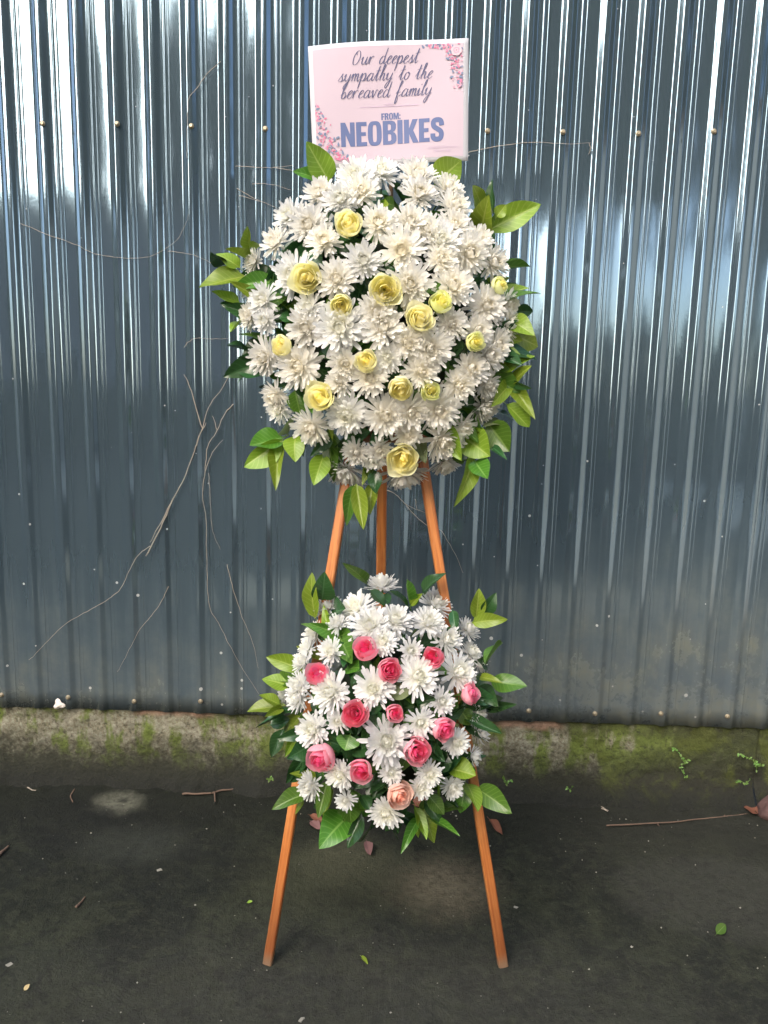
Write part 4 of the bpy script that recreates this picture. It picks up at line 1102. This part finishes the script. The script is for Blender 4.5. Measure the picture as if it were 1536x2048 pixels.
# ------------------------------------------------------------------ behind the viewer: reflected trees, shed, hedges, and unseen things added for reflections
CL_LEAF = []
def tree(x, y, h, rx, rz, label, n=900, seed=0, z0=None):
    n = int(n*2.4)
    rl = random.Random(seed); root = empty('tree', (x, y, 0), label, 'tree', 'trees behind the viewer')
    zc = h-rz; pts = [(0, 0, 0), (.1, .05, zc*.4), (-.05, 0, zc*.8), (0, 0, zc+rz*.3)]
    parts = [tube(crom(pts, 4), [.22-.012*i for i in range(13)], 8)]
    for k in range(6):
        a = k*1.05; parts.append(tube([(0, 0, zc*.7+.1*k), (math.cos(a)*rx*.35, math.sin(a)*rx*.35, zc), (math.cos(a)*rx*.7, math.sin(a)*rx*.7, zc+rz*.35)], [.09, .06, .02], 6))
    V, F = join(parts); obj('trunk', mesh('trunk', V, F, M['bark']), root)
    V = []; F = []
    for i in range(n):
        q = Vector((rl.gauss(0, 1), rl.gauss(0, 1), rl.gauss(0, 1))).normalized()*(rl.random()**.4)
        q *= 1+.28*mnoise.noise(q*2.3+Vector((seed, 0, 0)))
        p = Vector((q.x*rx, q.y*rx, zc+q.z*rz)); s = rl.uniform(.22, .46)
        u = Vector((rl.gauss(0, 1), rl.gauss(0, 1), rl.gauss(0, .6))).normalized(); w = u.orthogonal().normalized()
        o = len(V); V += [p-u*s, p+w*s*.45, p+u*s, p-w*s*.55+Vector((0, 0, -.05))]; F.append((o, o+1, o+2, o+3))
    obj('crown', mesh('crown', V, F, M['crown'], False), root)
def house(x0, x1, y0, y1, h, rh, wall, label, name, cols):
    root = empty(name, ((x0+x1)/2, y1, 0), label, 'house'); c = root.location
    v, f = boxm(x0, x1, y0, y1, 0, h); obj('wall', mesh('wall', [q-c for q in v], f, wall, False), root)
    e = .5; V = [(x0-e, y0-e, h+.01), (x1+e, y0-e, h+.01), (x1+e, y1+e, h+.01), (x0-e, y1+e, h+.01), (x0-e, (y0+y1)/2, h+rh), (x1+e, (y0+y1)/2, h+rh)]
    F = [(3, 2, 5, 4), (1, 0, 4, 5), (0, 3, 4), (2, 1, 5), (0, 1, 2, 3)]
    obj('roof', mesh('roof', [Vector(q)-c for q in V], F, M['roof'], False), root)
    for (a, b, z0, z1, kind) in cols:
        v, f = boxm(a, b, y1-.02, y1+.05, z0, z1); w = obj(kind, mesh(kind, [q-c for q in v], f, M['roof'] if kind == 'door' else M['wallwhite'], False), root)
        v, f = boxm(a+.08, b-.08, y1+.055, y1+.07, z0+.08, z1-.08); obj('pane' if kind == 'window' else 'panel', mesh('pane', [q-c for q in v], f, M['pane'], False), w)
house(-9.5, -3.2, -13, -8.5, 3.9, .6, M['wallbrown'], 'low brown wooden shed behind the viewer, mirrored in the left of the fence', 'shed', [(-8.5, -7.6, 0, 1.8, 'door'), (-6.6, -5.4, .8, 1.6, 'window')])
tree(0.9, -9.0, 11.2, 3.3, 3.8, 'tall dark tree straight behind the viewer', 1500, 1)
tree(4.9, -17.5, 15.5, 4.4, 5.2, 'broad tree rising behind the right hedge', 1300, 2)
tree(9.8, -12, 12, 4.0, 5.6, 'tall tree at the right end of the right hedge', 1300, 3)
tree(-18, -15.5, 12, 3.2, 5.0, 'tall tree behind the brown shed', 1100, 4)
tree(-2.7, -16.5, 10.5, 2.4, 4.0, 'smaller tree between the shed and the tall tree', 900, 5)
def hedge(x0, x1, y, h, label, n, seed):
    rl = random.Random(seed); root = empty('hedge', ((x0+x1)/2, y, 0), label, 'hedge'); V = []; F = []
    for i in range(n):
        x = rl.uniform(x0, x1)-root.location.x; z = h*rl.random()*(1+.35*mnoise.noise(Vector((x*1.1, seed, 0)))); p = Vector((x, rl.gauss(0, .3), z)); q = rl.uniform(.13, .26)
        u = Vector((rl.gauss(0, 1), rl.gauss(0, 1), rl.gauss(0, 1))).normalized(); w = u.orthogonal().normalized()
        o = len(V); V += [p-u*q, p+w*q*.5, p+u*q, p-w*q*.5]; F.append((o, o+1, o+2, o+3))
    obj('foliage', mesh('foliage', V, F, M['crown'], False), root)
    parts = [tube([(x0-root.location.x+(x1-x0)*k/9, 0, 0), (x0-root.location.x+(x1-x0)*k/9+.1, .05, h*.7)], .03, 6) for k in range(10)]
    V, F = join(parts); obj('stem', mesh('stem', V, F, M['bark']), root)
hedge(1.0, 5.5, -8.6, 2.05, 'dark green hedge behind the viewer under the broad tree', 1500, 1)
hedge(-9.5, .6, -7.6, 1.0, 'lower dark hedge behind the viewer in front of the brown shed', 2400, 2)
hedge(-7.5, -.5, -7.0, 5.6, 'unseen tall hedge added at left to darken the reflected rib slopes', 5600, 3)  # unseen hedge added to block the sky from the rib slopes
tree(-5.6, -13.2, 9.5, 1.7, 3.4, 'unseen sparse tree added to dapple the sky reflected at left', 330, 8)  # unseen tree added to dapple the reflected sky patch
tree(9.6, -1.0, 11.0, 3.0, 4.4, 'unseen leafy tree added at right to darken sky reflected in the ribs', 900, 10)  # unseen tree added to turn blue sky bands on the ribs dark
tree(-9.0, -2.2, 9.0, 2.2, 3.2, 'unseen sparse tree added at left to break up the reflected sky', 300, 9)  # unseen tree added to thin out sky streaks at upper right
hg = [o for o in C.objects if o.get('label') == 'unseen tall hedge added at left to darken the reflected rib slopes'][0]
hg.location = (-6.5, -2.6, 0); hg.rotation_euler = (0, 0, math.radians(90))
gw = empty('unseen_beige_wall', (5.7, -2.0, 0), 'unseen beige wall added at right to brighten streaks reflected in the ribs', 'wall')  # unseen wall added so the rib slopes reflect a bright beige
v, f = boxm(-.1, .1, -6.0, 4.0, 0, 3.3); obj('wall', mesh('wall', v, f, M['beige'], False), gw)
v, f = boxm(-.16, .16, -6.06, 4.06, 3.303, 3.38); obj('coping', mesh('coping', v, f, M['mortar'], False), gw)
# moss tufts too many to count along the wall foot
rl = random.Random(5); V = []; F = []
for i in range(5200):
    x = rl.uniform(-1.45, 1.45); t = rl.random()**1.4; z = .004+t*.105*(.55+.8*mnoise.noise(Vector((x*3.2, 2, 0)))+.35); 
    if z < .003 or mnoise.noise(Vector((x*11, z*30, 4))) < -.05: continue
    y = 2.072+min(.052, z*.62)-.006-rl.random()*.012*(1-t); q = rl.uniform(.0012, .0034); p = Vector((x, y-.002, z))
    u = Vector((rl.gauss(0, .6), -abs(rl.gauss(.5, .4)), rl.gauss(.6, .5))).normalized()*q; w = u.orthogonal().normalized()*q*.5
    o = len(V); V += [p-w, p+w, p+u*1.6]; F.append((o, o+1, o+2))
tag(obj('moss', mesh('moss', V, F, M['mosstuft'], False)), 'dark green moss and dirt clinging to the wall foot', 'moss', kind='stuff')
